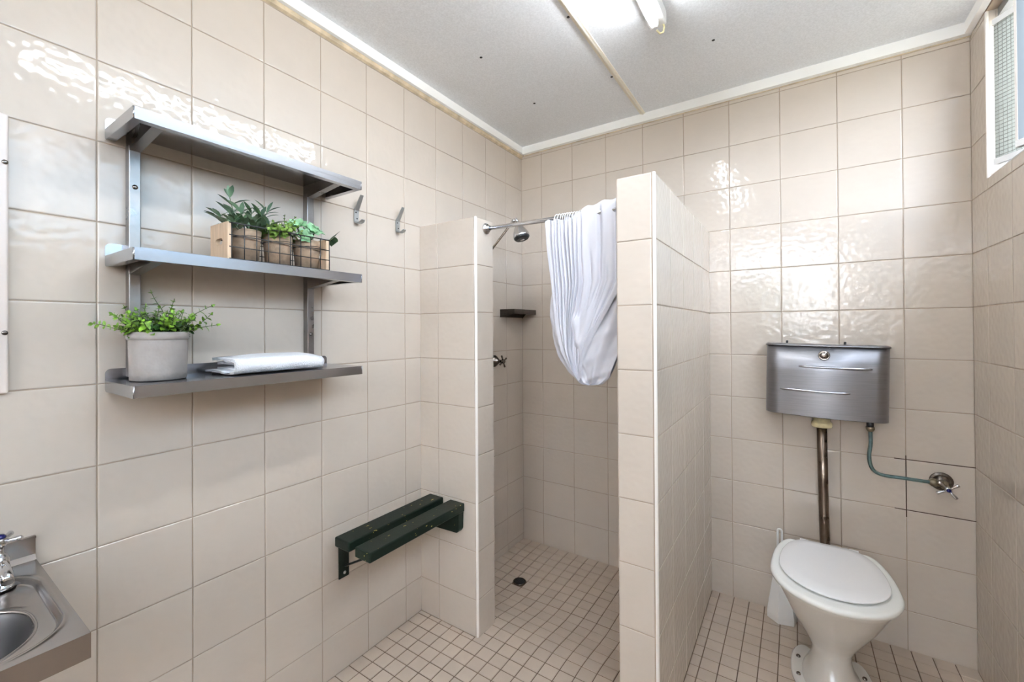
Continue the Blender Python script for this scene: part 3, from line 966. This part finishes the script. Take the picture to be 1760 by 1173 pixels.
# ------------------------------------------------------------------ stainless wash basin
SZ, SXF, SYR, SYL = .776, .432, -2.1256, -2.66
t = thing('wash_basin', 'stainless steel wash basin with splashback under the mirror', 'sink', (0.002, (SYR + SYL) / 2, SZ - .04))
bm = new()
nx, ny = 200, 250
def sm(a, b, v):
    q = min(1, max(0, (v - a) / (b - a))); return q * q * (3 - 2 * q)
BCX, BCY, BAX, BAY = .285, -2.36, .125, .19
def sinkz(x, y):
    z = SZ
    # pressed deck, rounded rectangle
    cx, cy_, hx, hy, r = .236, -2.395, .170, .250, .085
    qx, qy = max(abs(x - cx) - hx + r, 0), max(abs(y - cy_) - hy + r, 0)
    sd = math.hypot(qx, qy) - r + min(max(abs(x - cx) - hx + r, abs(y - cy_) - hy + r), 0)
    z -= .0095 * sm(.0045, -.0045, sd)
    z += .0022 * math.exp(-((sd - .007) / .004) ** 2)
    e = (abs((x - BCX) / BAX) ** 2.5 + abs((y - BCY) / BAY) ** 2.5) ** (1 / 2.5)
    z += .0015 * math.exp(-((e - 1.03) / .03) ** 2)
    return z
G = [[bm.verts.new((.003 + (SXF - .003) * i / nx, SYL + (SYR - SYL) * j / ny, sinkz(.003 + (SXF - .003) * i / nx, SYL + (SYR - SYL) * j / ny))) for j in range(ny + 1)] for i in range(nx + 1)]
def sup(x, y): return (abs((x - BCX) / BAX) ** 2.5 + abs((y - BCY) / BAY) ** 2.5) ** .4
bowl, rim = new(), new()
for i in range(nx):
    for j in range(ny):
        q = (G[i][j], G[i + 1][j], G[i + 1][j + 1], G[i][j + 1])
        c = sum((v.co for v in q), Vector()) / 4
        if sup(c.x, c.y) > .985:
            f = bm.faces.new(q); f.smooth = True
def sring(e, z, n=72):
    out = []
    for k in range(n):
        a = 2 * PI * k / n
        ca, sa = math.cos(a), math.sin(a)
        out.append((BCX + e * BAX * math.copysign(abs(ca) ** .8, ca), BCY + e * BAY * math.copysign(abs(sa) ** .8, sa), z))
    return out
zd = SZ - .0095
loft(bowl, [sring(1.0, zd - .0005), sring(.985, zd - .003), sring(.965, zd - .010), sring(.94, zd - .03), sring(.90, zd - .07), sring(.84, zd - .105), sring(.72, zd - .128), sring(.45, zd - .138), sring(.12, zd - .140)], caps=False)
tube(rim, sring(1.0, zd - .0008) + sring(1.0, zd - .0008)[:1], .0034, 8, caps=False)
obj('rim', rim, 'sinksteel', t)
for v in [v for v in bm.verts if not v.link_faces]: bm.verts.remove(v)
o = obj('bowl', bowl, 'bowlsteel', t); o['label'] = 'dull oval bowl with a dark reflection in its colour'
obj('basin', bm, 'sinksteel', t)
bm = new()
box(bm, SXF - .002, SXF + .0005, SYL, SYR, SZ - .042, SZ + .0006)
box(bm, .003, SXF, SYR - .002, SYR, SZ - .042, SZ - .0005); box(bm, .003, SXF, SYL, SYL + .002, SZ - .042, SZ - .0005)
o = obj('apron', bm, 'sinksteel', t)
bm = new()
box(bm, .002, .006, SYL, SYR, SZ - .002, .826)
box(bm, .002, .012, SYL, SYR, .823, .827)
prism(bm, [(.006, SYL, SZ), (.016, SYL, SZ), (.006, SYL, SZ + .010)], (0, SYR - SYL, 0))
obj('splashback', bm, 'sinksteel', t)
bm = new(); lathe(bm, (BCX, BCY, zd - .141), Z, [(0, .026), (.004, .026), (.005, .02), (.003, .016), (.003, .002)], 22)
obj('waste', bm, 'chrome', t)
# pillar tap
tc = Vector((.097, -2.1905, SZ - .007))
tp = thing('pillar_tap', 'chrome basin tap with a dark blue cap and spoked handle', 'tap', tc)
bm = new(); lathe(bm, tc, Z, [(0, .024), (.006, .024), (.011, .020), (.0135, .0165), (.03, .0155), (.032, .0168), (.036, .0168), (.038, .0155), (.058, .0150), (.066, .012), (.070, .0075), (.083, .0075), (.084, .0105)], 26)
obj('body', bm, 'chrome', tp)
bm = new()
tube(bm, [tc + Vector((.0, 0, .048)), tc + Vector((.04, 0, .058)), tc + Vector((.085, 0, .056)), tc + Vector((.1, 0, .045))], [.011, .010, .009, .009], 14)
obj('spout', bm, 'chrome', tp)
bm = new(); lathe(bm, tc + Vector((0, 0, .084)), Z, [(0, .0105), (.004, .0125), (.014, .0125), (.017, .011)], 20)
hub = obj('handle', bm, 'chrome', tp)
for a in (.95, .95 + PI / 2, .95 + PI, .95 + 3 * PI / 2):
    d = Vector((math.cos(a), math.sin(a), .12))
    bm = new(); p = tc + Vector((0, 0, .093))
    tube(bm, [p + d * .008, p + d * .018, p + d * .028, p + d * .034, p + d * .0365], [.0036, .0036, .0050, .0052, .0030], 12)
    obj('spoke', bm, 'chrome', hub)
bm = new(); lathe(bm, tc + Vector((0, 0, .101)), Z, [(0, .0108), (.003, .0104), (.0062, .0075), (.0075, .002)], 20)
o = obj('cap', bm, 'blue', hub); o['label'] = 'dark blue domed cap'

# ------------------------------------------------------------------ green slatted bench
t = thing('wall_bench', 'small dark green slatted seat with chipped paint in the corner', 'bench', (.15, -1.15, .35))
for xa, xb, ya in ((.060, .140, -1.399), (.180, .259, -1.405)):
    bm = new(); box(bm, xa, xb, ya, -.9085, .512, .547, .005, 3)
    obj('slat', bm, 'green', t)
bm = new()
box(bm, .002, .008, -1.343, -1.299, .350, .512, .001); box(bm, .004, .245, -1.343, -1.299, .506, .512, .001)
br = obj('bracket', bm, 'green', t)
bm = new(); tube(bm, [(.008, -1.318, .392), (.225, -1.322, .508)], .0042, 8)
obj('brace', bm, 'green', br)
bm = new(); lathe(bm, (.008, -1.319, .368), X, [(0, .006), (.0015, .0058), (.003, .003)], 12)
obj('bolt', bm, 'alu', br)
bm = new(); prism(bm, [(.050, -.9065, .512), (.252, -.9065, .512), (.250, -.9065, .440), (.240, -.9065, .427), (.050, -.9065, .420)], (0, -.034, 0))
bmesh.ops.bevel(bm, geom=bm.edges[:], offset=.002, segments=2, affect='EDGES')
o = obj('cleat', bm, 'green', t)

# ------------------------------------------------------------------ shower fittings
def rod_z(x): return 1.7148 - (x - .3225) * .026
t = thing('curtain_rod', 'chrome shower curtain rod spanning the shower entrance', 'rod', (NIBX, -.838, 1.7148))
ry = lambda x: -.835 - (x - .3225) * .03
bm = new(); tube(bm, [(NIBX + .001, ry(.3225), rod_z(.3225)), (PX0 - .001, ry(PX0), rod_z(PX0))], .0088, 18)
obj('rod', bm, 'chrome', t)
for x, s in ((NIBX + .002, 1), (PX0 - .002, -1)):
    bm = new(); lathe(bm, (x, ry(x), rod_z(x)), X * s, [(0, .0245), (.004, .0245), (.008, .021), (.010, .0125), (.022, .0118), (.022, .0095)], 26)
    fo = obj('flange', bm, 'chrome', t)
    for a in (PI / 2, PI / 2 + 2.1, PI / 2 - 2.1):
        bm = new(); lathe(bm, (x + s * .0055, ry(x) + .0175 * math.cos(a), rod_z(x) + .0175 * math.sin(a)), X * s, [(0, .0032), (.003, .003), (.004, .001)], 10)
        obj('screw', bm, 'dchrome', fo)

hy = -.40
t = thing('shower_rose', 'chrome teardrop shower head on an upright sloping arm', 'shower head', (0.002, hy, 1.69))
bm = new(); lathe(bm, (.001, hy, 1.688), X, [(0, .030), (.004, .030), (.010, .022), (.014, .010)], 24)
obj('flange', bm, 'dchrome', t)
bm = new(); tube(bm, [(.010, hy, 1.690), (.03, hy, 1.702), (.185, hy, 1.852)], .0058, 12)
obj('arm', bm, 'pipe', t)
bm = new(); lathe(bm, (.180, hy, 1.846), Vector((.7, 0, .6)), [(0, .009), (.012, .011), (.02, .011), (.026, .008)], 16)
tube(bm, [(.190, hy, 1.860), (.205, hy, 1.862), (.217, hy, 1.846)], [.009, .0095, .008], 14)
obj('swivel', bm, 'chrome', t)
hd = Vector((.30, .0, -.95)).normalized()
bm = new(); lathe(bm, (.215, hy, 1.847), hd, [(0, .009), (.006, .0115), (.012, .0115), (.016, .014), (.035, .026), (.060, .0385), (.076, .0432), (.084, .0432), (.086, .042)], 30)
hb = obj('head', bm, 'chrome', t)
bm = new(); lathe(bm, Vector((.215, hy, 1.847)) + hd * .080, hd, [(0, .0425), (.012, .041), (.020, .034), (.021, .03)], 30)
o = obj('spray_face', bm, 'black', hb); o['label'] = 'black spray face'
bm = new(); lathe(bm, Vector((.215, hy, 1.847)) + hd * .101, hd, [(0, .012), (.002, .011), (.003, .002)], 18)
obj('nozzle', bm, 'chrome', hb)

# corner shelf
t = thing('corner_shelf', 'small dark steel corner shelf under the shower head', 'shelf', (0.002, -.12, 1.355))
sx, sy_, zt = .100, -.2535, 1.3975
bm = new(); box(bm, .002, sx, sy_, -.002, zt - .002, zt)
poly = [(.002, sy_, zt), (sx, sy_, zt), (sx, sy_, zt - .029), (.002, sy_, zt - .047)]
prism(bm, poly, (0, .002, 0))
box(bm, sx - .002, sx, sy_, -.002, zt - .0285, zt, .0004)
box(bm, .002, .004, sy_, -.002, zt - .046, zt)
obj('tray', bm, 'bronze', t)
bm = new(); prism(bm, [(.003, -.003, zt - .002), (.05, -.003, zt - .002), (.003, -.003, zt - .05)], (0, -.002, 0)); prism(bm, [(.004, -.003, zt - .002), (.004, -.10, zt - .002), (.004, -.003, zt - .05)], (.002, 0, 0))
obj('gusset', bm, 'bronze', t)

# shower tap
def cross_tap(t, c, ax, flange, stem_len, arms, m='dchrome', r0=.034):
    bm = new(); lathe(bm, c, ax, flange, 28); obj('flange', bm, m, t)
t = thing('shower_tap', 'dark metal cross handled tap on the shower wall', 'tap', (0.002, -.315, 1.10))
c = Vector((.001, -.315, 1.10))
bm = new(); lathe(bm, c, X, [(0, .034), (.004, .034), (.010, .031), (.018, .023), (.030, .014), (.036, .0095), (.052, .0085), (.052, .011), (.056, .0125), (.068, .0125), (.072, .009)], 28)
body = obj('body', bm, 'dchrome', t)
for a in (.46, .46 + PI / 2, .46 + PI, .46 + 3 * PI / 2):
    d = Vector((0, math.cos(a), math.sin(a)))
    p = c + X * .062
    bm = new(); tube(bm, [p + d * .009, p + d * .02, p + d * .031, p + d * .036, p + d * .038], [.0036, .0038, .0052, .0054, .003], 12)
    obj('spoke', bm, 'dchrome', body)

# ------------------------------------------------------------------ shower curtain pulled up over its rod
t = thing('shower_curtain', 'white cotton shower curtain looped up and tucked over the rod', 'curtain', (.79, -.85, 1.07))
def lerp_path(path, v):
    L = [0]
    for a, b in zip(path, path[1:]): L.append(L[-1] + math.hypot(b[0] - a[0], b[1] - a[1]))
    s = v * L[-1]
    for i in range(len(path) - 1):
        if s <= L[i + 1] + 1e-9:
            f = (s - L[i]) / max(1e-9, L[i + 1] - L[i])
            return tuple(path[i][k] + (path[i + 1][k] - path[i][k]) * f for k in range(len(path[0])))
    return path[-1]
def sheet(left, right, nu, nv, yfun, topz=None):
    bm = new()
    g = []
    for j in range(nv + 1):
        v = j / nv
        l, r = lerp_path(left, v), lerp_path(right, v)
        row = []
        for i in range(nu + 1):
            u = i / nu
            x = l[0] + (r[0] - l[0]) * u
            z = l[1] + (r[1] - l[1]) * u
            if topz: z += topz(x, u, v)
            row.append(bm.verts.new((x, yfun(x, z, u, v), z)))
        g.append(row)
    for j in range(nv):
        for i in range(nu):
            f = bm.faces.new((g[j][i], g[j][i + 1], g[j + 1][i + 1], g[j + 1][i])); f.smooth = True
    return bm
def tri(a):          # soft pleat profile
    return math.sin(a) + .35 * math.sin(2 * a + .6)
YC = -.850
# front drop
Lp = [(.626, 1.698), (.637, 1.588), (.661, 1.43), (.676, 1.30), (.700, 1.20), (.738, 1.125), (.768, 1.092)]
Rp = [(.949, 1.734), (.949, 1.60), (.945, 1.46), (.915, 1.405), (.86, 1.31), (.805, 1.215), (.782, 1.150), (.778, 1.105)]
def topz(x, u, v):
    k = max(0, 1 - v * 5)
    base = 0.0
    if x > .775: base = .016 * sm(.775, .80, x) + .004 * math.sin(x * 90)
    else: base = -.010 * sm(.64, .70, x) * (1 - sm(.74, .775, x)) + .003 * math.sin(x * 160)
    return base * k
CREASES = [(.05, .012, .012, .0, .55), (.10, .009, .010, .02, .8), (.155, .014, .012, .0, .9), (.20, .010, .009, .0, .6), (.245, .014, .011, .03, 1.0), (.29, .018, .010, .06, .95),
           (.335, .013, .010, .0, .8), (.385, .012, .012, .1, 1.0), (.45, .009, .016, .02, .7), (.55, .008, .022, .25, 1.0), (.66, .012, .024, .0, .55), (.76, .008, .026, .3, 1.0), (.86, .011, .024, .0, .7)]
def yA(x, z, u, v):
    amp = .011 * (1 - .35 * v)
    left = 1 - sm(.36, .62, u)
    w = 0
    for uc, dep, wid, v0, v1 in CREASES:
        us_ = u - uc - .012 * math.sin(5 * v + uc * 20)
        act = sm(v0 - .06, v0 + .08, v) * (1 - sm(v1 - .12, v1 + .05, v))
        w += dep * act * (math.exp(-(us_ / wid) ** 2) - .45 * math.exp(-((us_ - 2.2 * wid) / (1.8 * wid)) ** 2))
    w += .0045 * tri(2 * PI * (1.7 * u + .5 * v)) * (.4 + .6 * v) + .0030 * mnoise.noise(Vector((u * 9, v * 4, .3)))
    over = sm(.775, .80, x) * max(0, 1 - v * 7)
    bulge = -.020 * math.sin(PI * min(1, v * .9)) - .012 * sm(.5, 1, v)
    y = YC - .012 + w + bulge
    ov = sm(.775, .80, x) * max(0, 1 - v * 13) ** 1.6
    return y * (1 - ov) + (ry(x) + .001) * ov
bm = sheet(Lp, Rp, 220, 80, yA, topz)
obj('front_drop', bm, 'cloth', t)
# sling below and behind
Ls = [(.664, 1.47), (.6475, 1.395), (.645, 1.33), (.654, 1.228), (.683, 1.162), (.731, 1.109), (.768, 1.0825), (.795, 1.0775)]
Rs = [(.949, 1.50), (.947, 1.40), (.930, 1.27), (.905, 1.19), (.890, 1.145), (.874, 1.108), (.847, 1.0825), (.805, 1.0775)]
def yB(x, z, u, v):
    w = tri(2 * PI * (3.2 * abs(u - .45) + 1.4 * v)) * .006 + tri(2 * PI * (6 * v + 1.2 * u)) * .004 * v
    return YC - .006 - .030 * math.sin(PI * v) * math.sin(PI * u) + w
obj('sling', sheet(Ls, Rs, 70, 60, yB), 'cloth', t)
def yC(x, z, u, v):
    return YC + .018 + .022 * math.sin(PI * v) * math.sin(PI * u) + tri(2 * PI * (4 * u + v)) * .006 - .026 * v ** 6
obj('back_sling', sheet(Ls, Rs, 60, 50, yC), 'cloth', t)
# part thrown over the rod: an arch from front to back
bm = new()
g = []
for i in range(61):
    f = i / 60
    x = .776 + (.950 - .776) * f
    zr = rod_z(x); yr = ry(x)
    u = (x - .626) / (.949 - .626)
    za = 1.698 + u * .036 + topz(x, u, 0)
    row = []
    for k in range(8):
        a = PI / 2 + PI / 2 * k / 7
        row.append(bm.verts.new((x, yr + .001 - .019 * math.cos(a), zr - .006 + (za - zr + .006) * math.sin(a))))
    back = [bm.verts.new((x + .002 * math.sin(q), yr + .020 + .004 * math.sin(x * 95 + q), zr - .006 - q * .045)) for q in range(1, 6)]
    g.append(row + back)
for a, b in zip(g, g[1:]):
    for k in range(len(a) - 1):
        f = bm.faces.new((a[k], a[k + 1], b[k + 1], b[k])); f.smooth = True
obj('over_rod_fold', bm, 'cloth', t)
# hem edge crossing the front
bm = new()
hem = [(.944, 1.462), (.915, 1.405), (.86, 1.31), (.805, 1.215), (.784, 1.155)]
pts = []
for k in range(30):
    v = k / 29; p = lerp_path(hem, v)
    vv = .36 + .5 * v
    pts.append((p[0], YC - .052 - .006 * math.sin(v * 9), p[1]))
obj('hem', bm, 'cloth', t) if False else bm.free()
# rings
for k, x in enumerate((.6665, .679, .692, .701, .710, .720, .729, .741, .752, .763)):
    bm = new()
    zr, yr = rod_z(x), ry(x)
    pts = [(x + .004 * math.sin(a), yr + .0165 * math.cos(a) - .002, zr - .004 + .0185 * math.sin(a)) for a in [2 * PI * q / 20 for q in range(21)]]
    tube(bm, pts, .0016, 6, caps=False)
    obj('ring', bm, 'wplastic', t)

# ------------------------------------------------------------------ toilet cistern, pipes
TX = 1.5165
t = thing('toilet_cistern', 'shallow stainless steel cistern hung above the toilet', 'cistern', (TX, -.003, .91))
def cist_ring(z, s=0.0):
    hw, d, r = .2055 + s, .140 + s, .055
    pts = [(TX - hw, -.003, z), (TX - hw, -d + r + .02, z)]
    for k in range(1, 9):
        a = PI / 2 * k / 8
        pts.append((TX - hw + r * (1 - math.cos(a)), -d + .02 + r - r * math.sin(a), z))
    for k in range(1, 10):
        f = k / 10
        x = TX - hw + r + (2 * hw - 2 * r) * f
        pts.append((x, -d + .02 - .02 * math.sin(PI * f), z))
    for k in range(0, 9):
        a = PI / 2 * (1 - k / 8)
        pts.append((TX + hw - r * (1 - math.cos(a)), -d + .02 + r - r * math.sin(a), z))
    pts += [(TX + hw, -.003, z)]
    return pts
TILT = math.radians(1.2)
def tilt(bm):
    bmesh.ops.rotate(bm, verts=bm.verts[:], cent=(TX, 0, 1.06), matrix=Matrix.Rotation(TILT, 3, 'Y'))
    return bm
bm = new(); loft(bm, [cist_ring(z) for z in (.911, .913, 1.0, 1.1, 1.203)])
obj('tank', tilt(bm), 'cistern', t)
bm = new(); loft(bm, [cist_ring(1.2025, .0035), cist_ring(1.2075, .0035), cist_ring(1.2105, -.002)])
lid = obj('lid', tilt(bm), 'cistern', t)
for x in (1.385, 1.587):
    bm = new(); lathe(bm, (x, -.02, 1.209), Z, [(0, .0045), (.012, .0045), (.014, .002)], 10)
    obj('lid_screw', tilt(bm), 'black', lid)
bm = new(); lathe(bm, (1.512, -.139, 1.168), -Y, [(0, .0195), (.004, .0195), (.0055, .017), (.004, .0155), (.0065, .013), (.0085, .007), (.008, .001)], 28)
o = obj('flush_button', tilt(bm), 'dchrome', t)
for xa, xb, z in ((1.428, 1.664, 1.1185), (1.3635, 1.597, 1.0185)):
    bm = new()
    pts = []
    for k in range(17):
        x = xa + (xb - xa) * k / 16
        f = (x - (TX - .2055 + .055)) / (.411 - .11)
        pts.append((x, -.120 - .02 * math.sin(PI * min(1, max(0, f))) - .0018, z))
    tube(bm, pts, [.002] + [.0052] * 15 + [.002], 10)
    o = obj('pressed_rib', tilt(bm), 'steel', t)  # brighter steel than the tank, puts the rib's highlight into its colour
fx = 1.5065
bm = new(); lathe(bm, (fx, -.08, .913), -Z, [(0, .029), (.026, .029), (.026, .0335), (.030, .036), (.040, .036), (.047, .033), (.048, .02)], 26)
o = obj('outlet_nut', bm, 'cream', t); o['label'] = 'yellowed plastic outlet nut'
t = thing('flush_pipe', 'brown tarnished chrome pipe running down behind the toilet', 'pipe', (fx, -.08, .33))
bm = new(); tube(bm, [(fx, -.08, .872), (fx + .003, -.08, .60), (fx + .006, -.08, .43), (fx + .007, -.083, .385), (fx + .008, -.10, .352), (fx + .008, -.135, .335), (fx + .008, -.205, .332)], .0178, 20)
obj('pipe', bm, 'pipe', t)

# supply pipe and stop tap
hx = 1.661
t = thing('supply_pipe', 'bent greenish copper pipe from the cistern to the wall tap', 'pipe', (hx, -.08, .69))
bm = new(); lathe(bm, (hx, -.08, .9075), -Z, [(0, .0115), (.022, .0115)], 18); o = obj('coupling', bm, 'rubber', t); o['label'] = 'black coupling'
bm = new(); lathe(bm, (hx, -.08, .886), -Z, [(0, .014), (.003, .0155), (.010, .0155), (.016, .012), (.020, .009)], 6)
obj('nut', bm, 'brass', t)
bm = new()
ctrl = [(hx, -.08, .874), (hx + .001, -.08, .82), (hx - .004, -.08, .775), (hx - .002, -.08, .742), (hx + .006, -.078, .718), (hx + .022, -.076, .703), (hx + .048, -.074, .697), (hx + .09, -.071, .6965), (hx + .15, -.066, .6945), (hx + .172, -.065, .694)]
def smooth_pts(c, k=4):
    c = [Vector(p) for p in c]; out = []
    for i in range(len(c) - 1):
        p0, p1, p2, p3 = c[max(i - 1, 0)], c[i], c[i + 1], c[min(i + 2, len(c) - 1)]
        for q in range(k):
            s = q / k
            out.append(.5 * ((2 * p1) + (p2 - p0) * s + (2 * p0 - 5 * p1 + 4 * p2 - p3) * s * s + (3 * p1 - p0 - 3 * p2 + p3) * s ** 3))
    out.append(c[-1]); return out
tube(bm, smooth_pts(ctrl), .0066, 12)
obj('pipe', bm, 'copper', t)
vc = Vector((1.8763, -.001, .6871))
t = thing('stop_tap', 'tarnished wall tap with a blue centred cross handle', 'tap', vc)
bm = new(); lathe(bm, vc, -Y, [(0, .0345), (.003, .0345), (.006, .031), (.006, .027), (.010, .026), (.016, .021), (.022, .016), (.024, .012)], 30)
obj('flange', bm, 'dchrome', t)
bm = new(); lathe(bm, vc - Y * .02, -Y, [(0, .0135), (.026, .0135), (.030, .0155), (.042, .0155), (.046, .010), (.064, .0075), (.072, .0075)], 20)
body = obj('body', bm, 'brass', t)
bm = new(); lathe(bm, (1.868, -.062, .692), Vector((-1, 0, .06)), [(0, .012), (.016, .012), (.018, .0155), (.030, .0155), (.036, .010), (.04, .008)], 6)
obj('union_nut', bm, 'brass', t)
hc = vc - Y * .094 + Vector((0, 0, -.005))
bm = new(); lathe(bm, hc + Y * .006, -Y, [(0, .0085), (.003, .0098), (.010, .0098), (.012, .008)], 18)
hd_ = obj('handle', bm, 'chrome', t)
for a in (.68, 3.66, -.92, 2.35):
    d = Vector((math.cos(a), 0, math.sin(a)))
    bm = new(); tube(bm, [hc + d * .006, hc + d * .016, hc + d * .028, hc + d * .035, hc + d * .0365], [.0034, .0038, .0056, .0056, .0036], 10)
    obj('spoke', bm, 'chrome', hd_)
bm = new(); lathe(bm, hc - Y * .006, -Y, [(0, .0068), (.002, .0065), (.0035, .003)], 16)
o = obj('cap', bm, 'blue', hd_); o['label'] = 'dark blue cap'

# ------------------------------------------------------------------ toilet
TC = 1.5155
t = thing('toilet', 'white ceramic toilet pan with closed seat below the steel cistern', 'toilet', (TC, -.36, 0))
def pan_ring(z, hw, front, rear, n=48, ex=2.2, flat=.0):
    yc = (front + rear) / 2 + .0
    # widest part sits a little behind the middle
    pts = []
    ym = rear + (front - rear) * .56
    for k in range(n):
        a = 2 * PI * k / n
        ca, sa = math.cos(a), math.sin(a)
        x = hw * math.copysign(abs(ca) ** (2 / ex), ca)
        if sa < 0: y = ym + (ym - front) * -abs(sa) ** (2 / ex)
        else:
            e2 = 2 / (ex + flat)
            y = ym + (rear - ym) * abs(sa) ** e2
            x = hw * math.copysign(abs(ca) ** e2, ca)
        pts.append((TC + x, y, z))
    return pts
bm = new()
prof = [(.0, .092, -.505, -.215), (.012, .090, -.503, -.217), (.03, .080, -.490, -.228), (.06, .066, -.470, -.245), (.09, .059, -.452, -.256), (.115, .0575, -.446, -.258), (.14, .062, -.452, -.256), (.17, .074, -.472, -.250), (.21, .092, -.505, -.240), (.25, .110, -.541, -.230), (.29, .127, -.574, -.222), (.33, .142, -.603, -.214), (.36, .153, -.624, -.208), (.382, .162, -.640, -.203), (.392, .166, -.646, -.200), (.400, .167, -.648, -.199)]
loft(bm, [pan_ring(*p) for p in prof])
obj('pan', bm, 'white', t)
bm = new()     # foot with lugs
def foot_ring(z, s): return [(TC + sx * (s + 0), y, z) for sx, y in ()]
for sgn in (-1, 1):
    rings = []
    for z, e in ((0, .0), (.010, .0), (.016, -.006)):
        ring = []
        for k in range(24):
            a = 2 * PI * k / 24
            ring.append((TC + sgn * .078 + (.044 + e) * math.cos(a), -.345 + (.125 + e) * math.copysign(abs(math.sin(a)) ** .8, math.sin(a)), z))
        rings.append(ring)
    loft(bm, rings)
foot = obj('foot', bm, 'white', t)
for sgn in (-1, 1):
    for y in (-.310, -.412):
        bm = new(); lathe(bm, (TC + sgn * .098, y, .015), Z, [(0, .0075), (.004, .0075), (.007, .005)], 10)
        o = obj('bolt', bm, 'dchrome', foot)
bm = new(); tube(bm, [(TC, -.25, .06), (TC - .0, -.18, .07), (TC - .0, -.10, .06), (TC, -.05, .03), (TC, -.04, -.005)], [.045, .046, .048, .048, .048], 20)
obj('trap_outlet', bm, 'brass', t)
# seat ring
def egg(z, hw, front, rear, rc, n=64):
    """back edge straight, sides and front rounded"""
    pts = []
    ym = rear + (front - rear) * .58
    for k in range(n + 1):
        a = -PI * k / n            # right side round the front to the left side
        pts.append((TC + hw * math.cos(a), ym + (ym - front) * math.sin(a), z))
    m = 14
    for k in range(1, m):          # left side up to the back
        f = k / m
        pts.append((TC - hw + (hw - rc) * (1 - math.cos(f * PI / 2)) ** 1.0, ym + (rear - ym) * math.sin(f * PI / 2), z))
    for k in range(m, 0, -1):
        f = k / m
        pts.append((TC + hw - (hw - rc) * (1 - math.cos(f * PI / 2)) ** 1.0, ym + (rear - ym) * math.sin(f * PI / 2), z))
    return pts
bm = new()
loft(bm, [egg(.4005, .172, -.655, -.202, .112), egg(.404, .178, -.666, -.200, .116), egg(.414, .180, -.668, -.200, .117), egg(.4195, .176, -.662, -.204, .114), egg(.421, .168, -.652, -.210, .108), egg(.4165, .150, -.622, -.225, .09)])
obj('seat', bm, 'seat', t)
bm = new()
loft(bm, [egg(.4235, .149, -.608, -.208, .062), egg(.4245, .1530, -.613, -.205, .064), egg(.4285, .1535, -.614, -.205, .064), egg(.4305, .151, -.610, -.208, .062), egg(.4320, .12, -.55, -.235, .045), egg(.4328, .06, -.47, -.32, .02)])
obj('lid', bm, 'lid', t)
for x in (1.4405, 1.596):
    bm = new(); tube(bm, [(x - .014, -.202, .4225), (x + .014, -.202, .4225)], .006, 12)
    box(bm, x - .016, x + .016, -.215, -.199, .415, .420, .002)
    obj('hinge', bm, 'wplastic', t)

# ------------------------------------------------------------------ toilet brush
bx, by = 1.361, -.066
t = thing('toilet_brush', 'white plastic toilet brush standing in its faceted holder', 'brush', (bx, by, 0))
bm = new()
def hexr(z, r, ph=.30): return [(bx + r * math.cos(ph + PI / 3 * k), by + r * .92 * math.sin(ph + PI / 3 * k), z) for k in range(6)]
loft(bm, [hexr(.0, .050), hexr(.004, .058), hexr(.03, .059), hexr(.255, .024), hexr(.258, .020), hexr(.24, .018)], smooth=False)
obj('holder', bm, 'wplastic', t)
bm = new()
tube(bm, [(bx, by, .235), (bx - .002, by, .27), (bx - .003, by, .29)], [.010, .009, .008], 12)
loop = []
zc0, zc1 = .29, .395
for k in range(25):
    a = 2 * PI * k / 24
    loop.append((bx - .004 + .008 * math.cos(a) - .002, by, (zc0 + zc1) / 2 + (.044 if math.sin(a) > 0 else -.044) * (abs(math.sin(a)) > .02) + .008 * math.sin(a)))
tube(bm, loop, .0042, 8, caps=False)
obj('brush_handle', bm, 'wplastic', t)
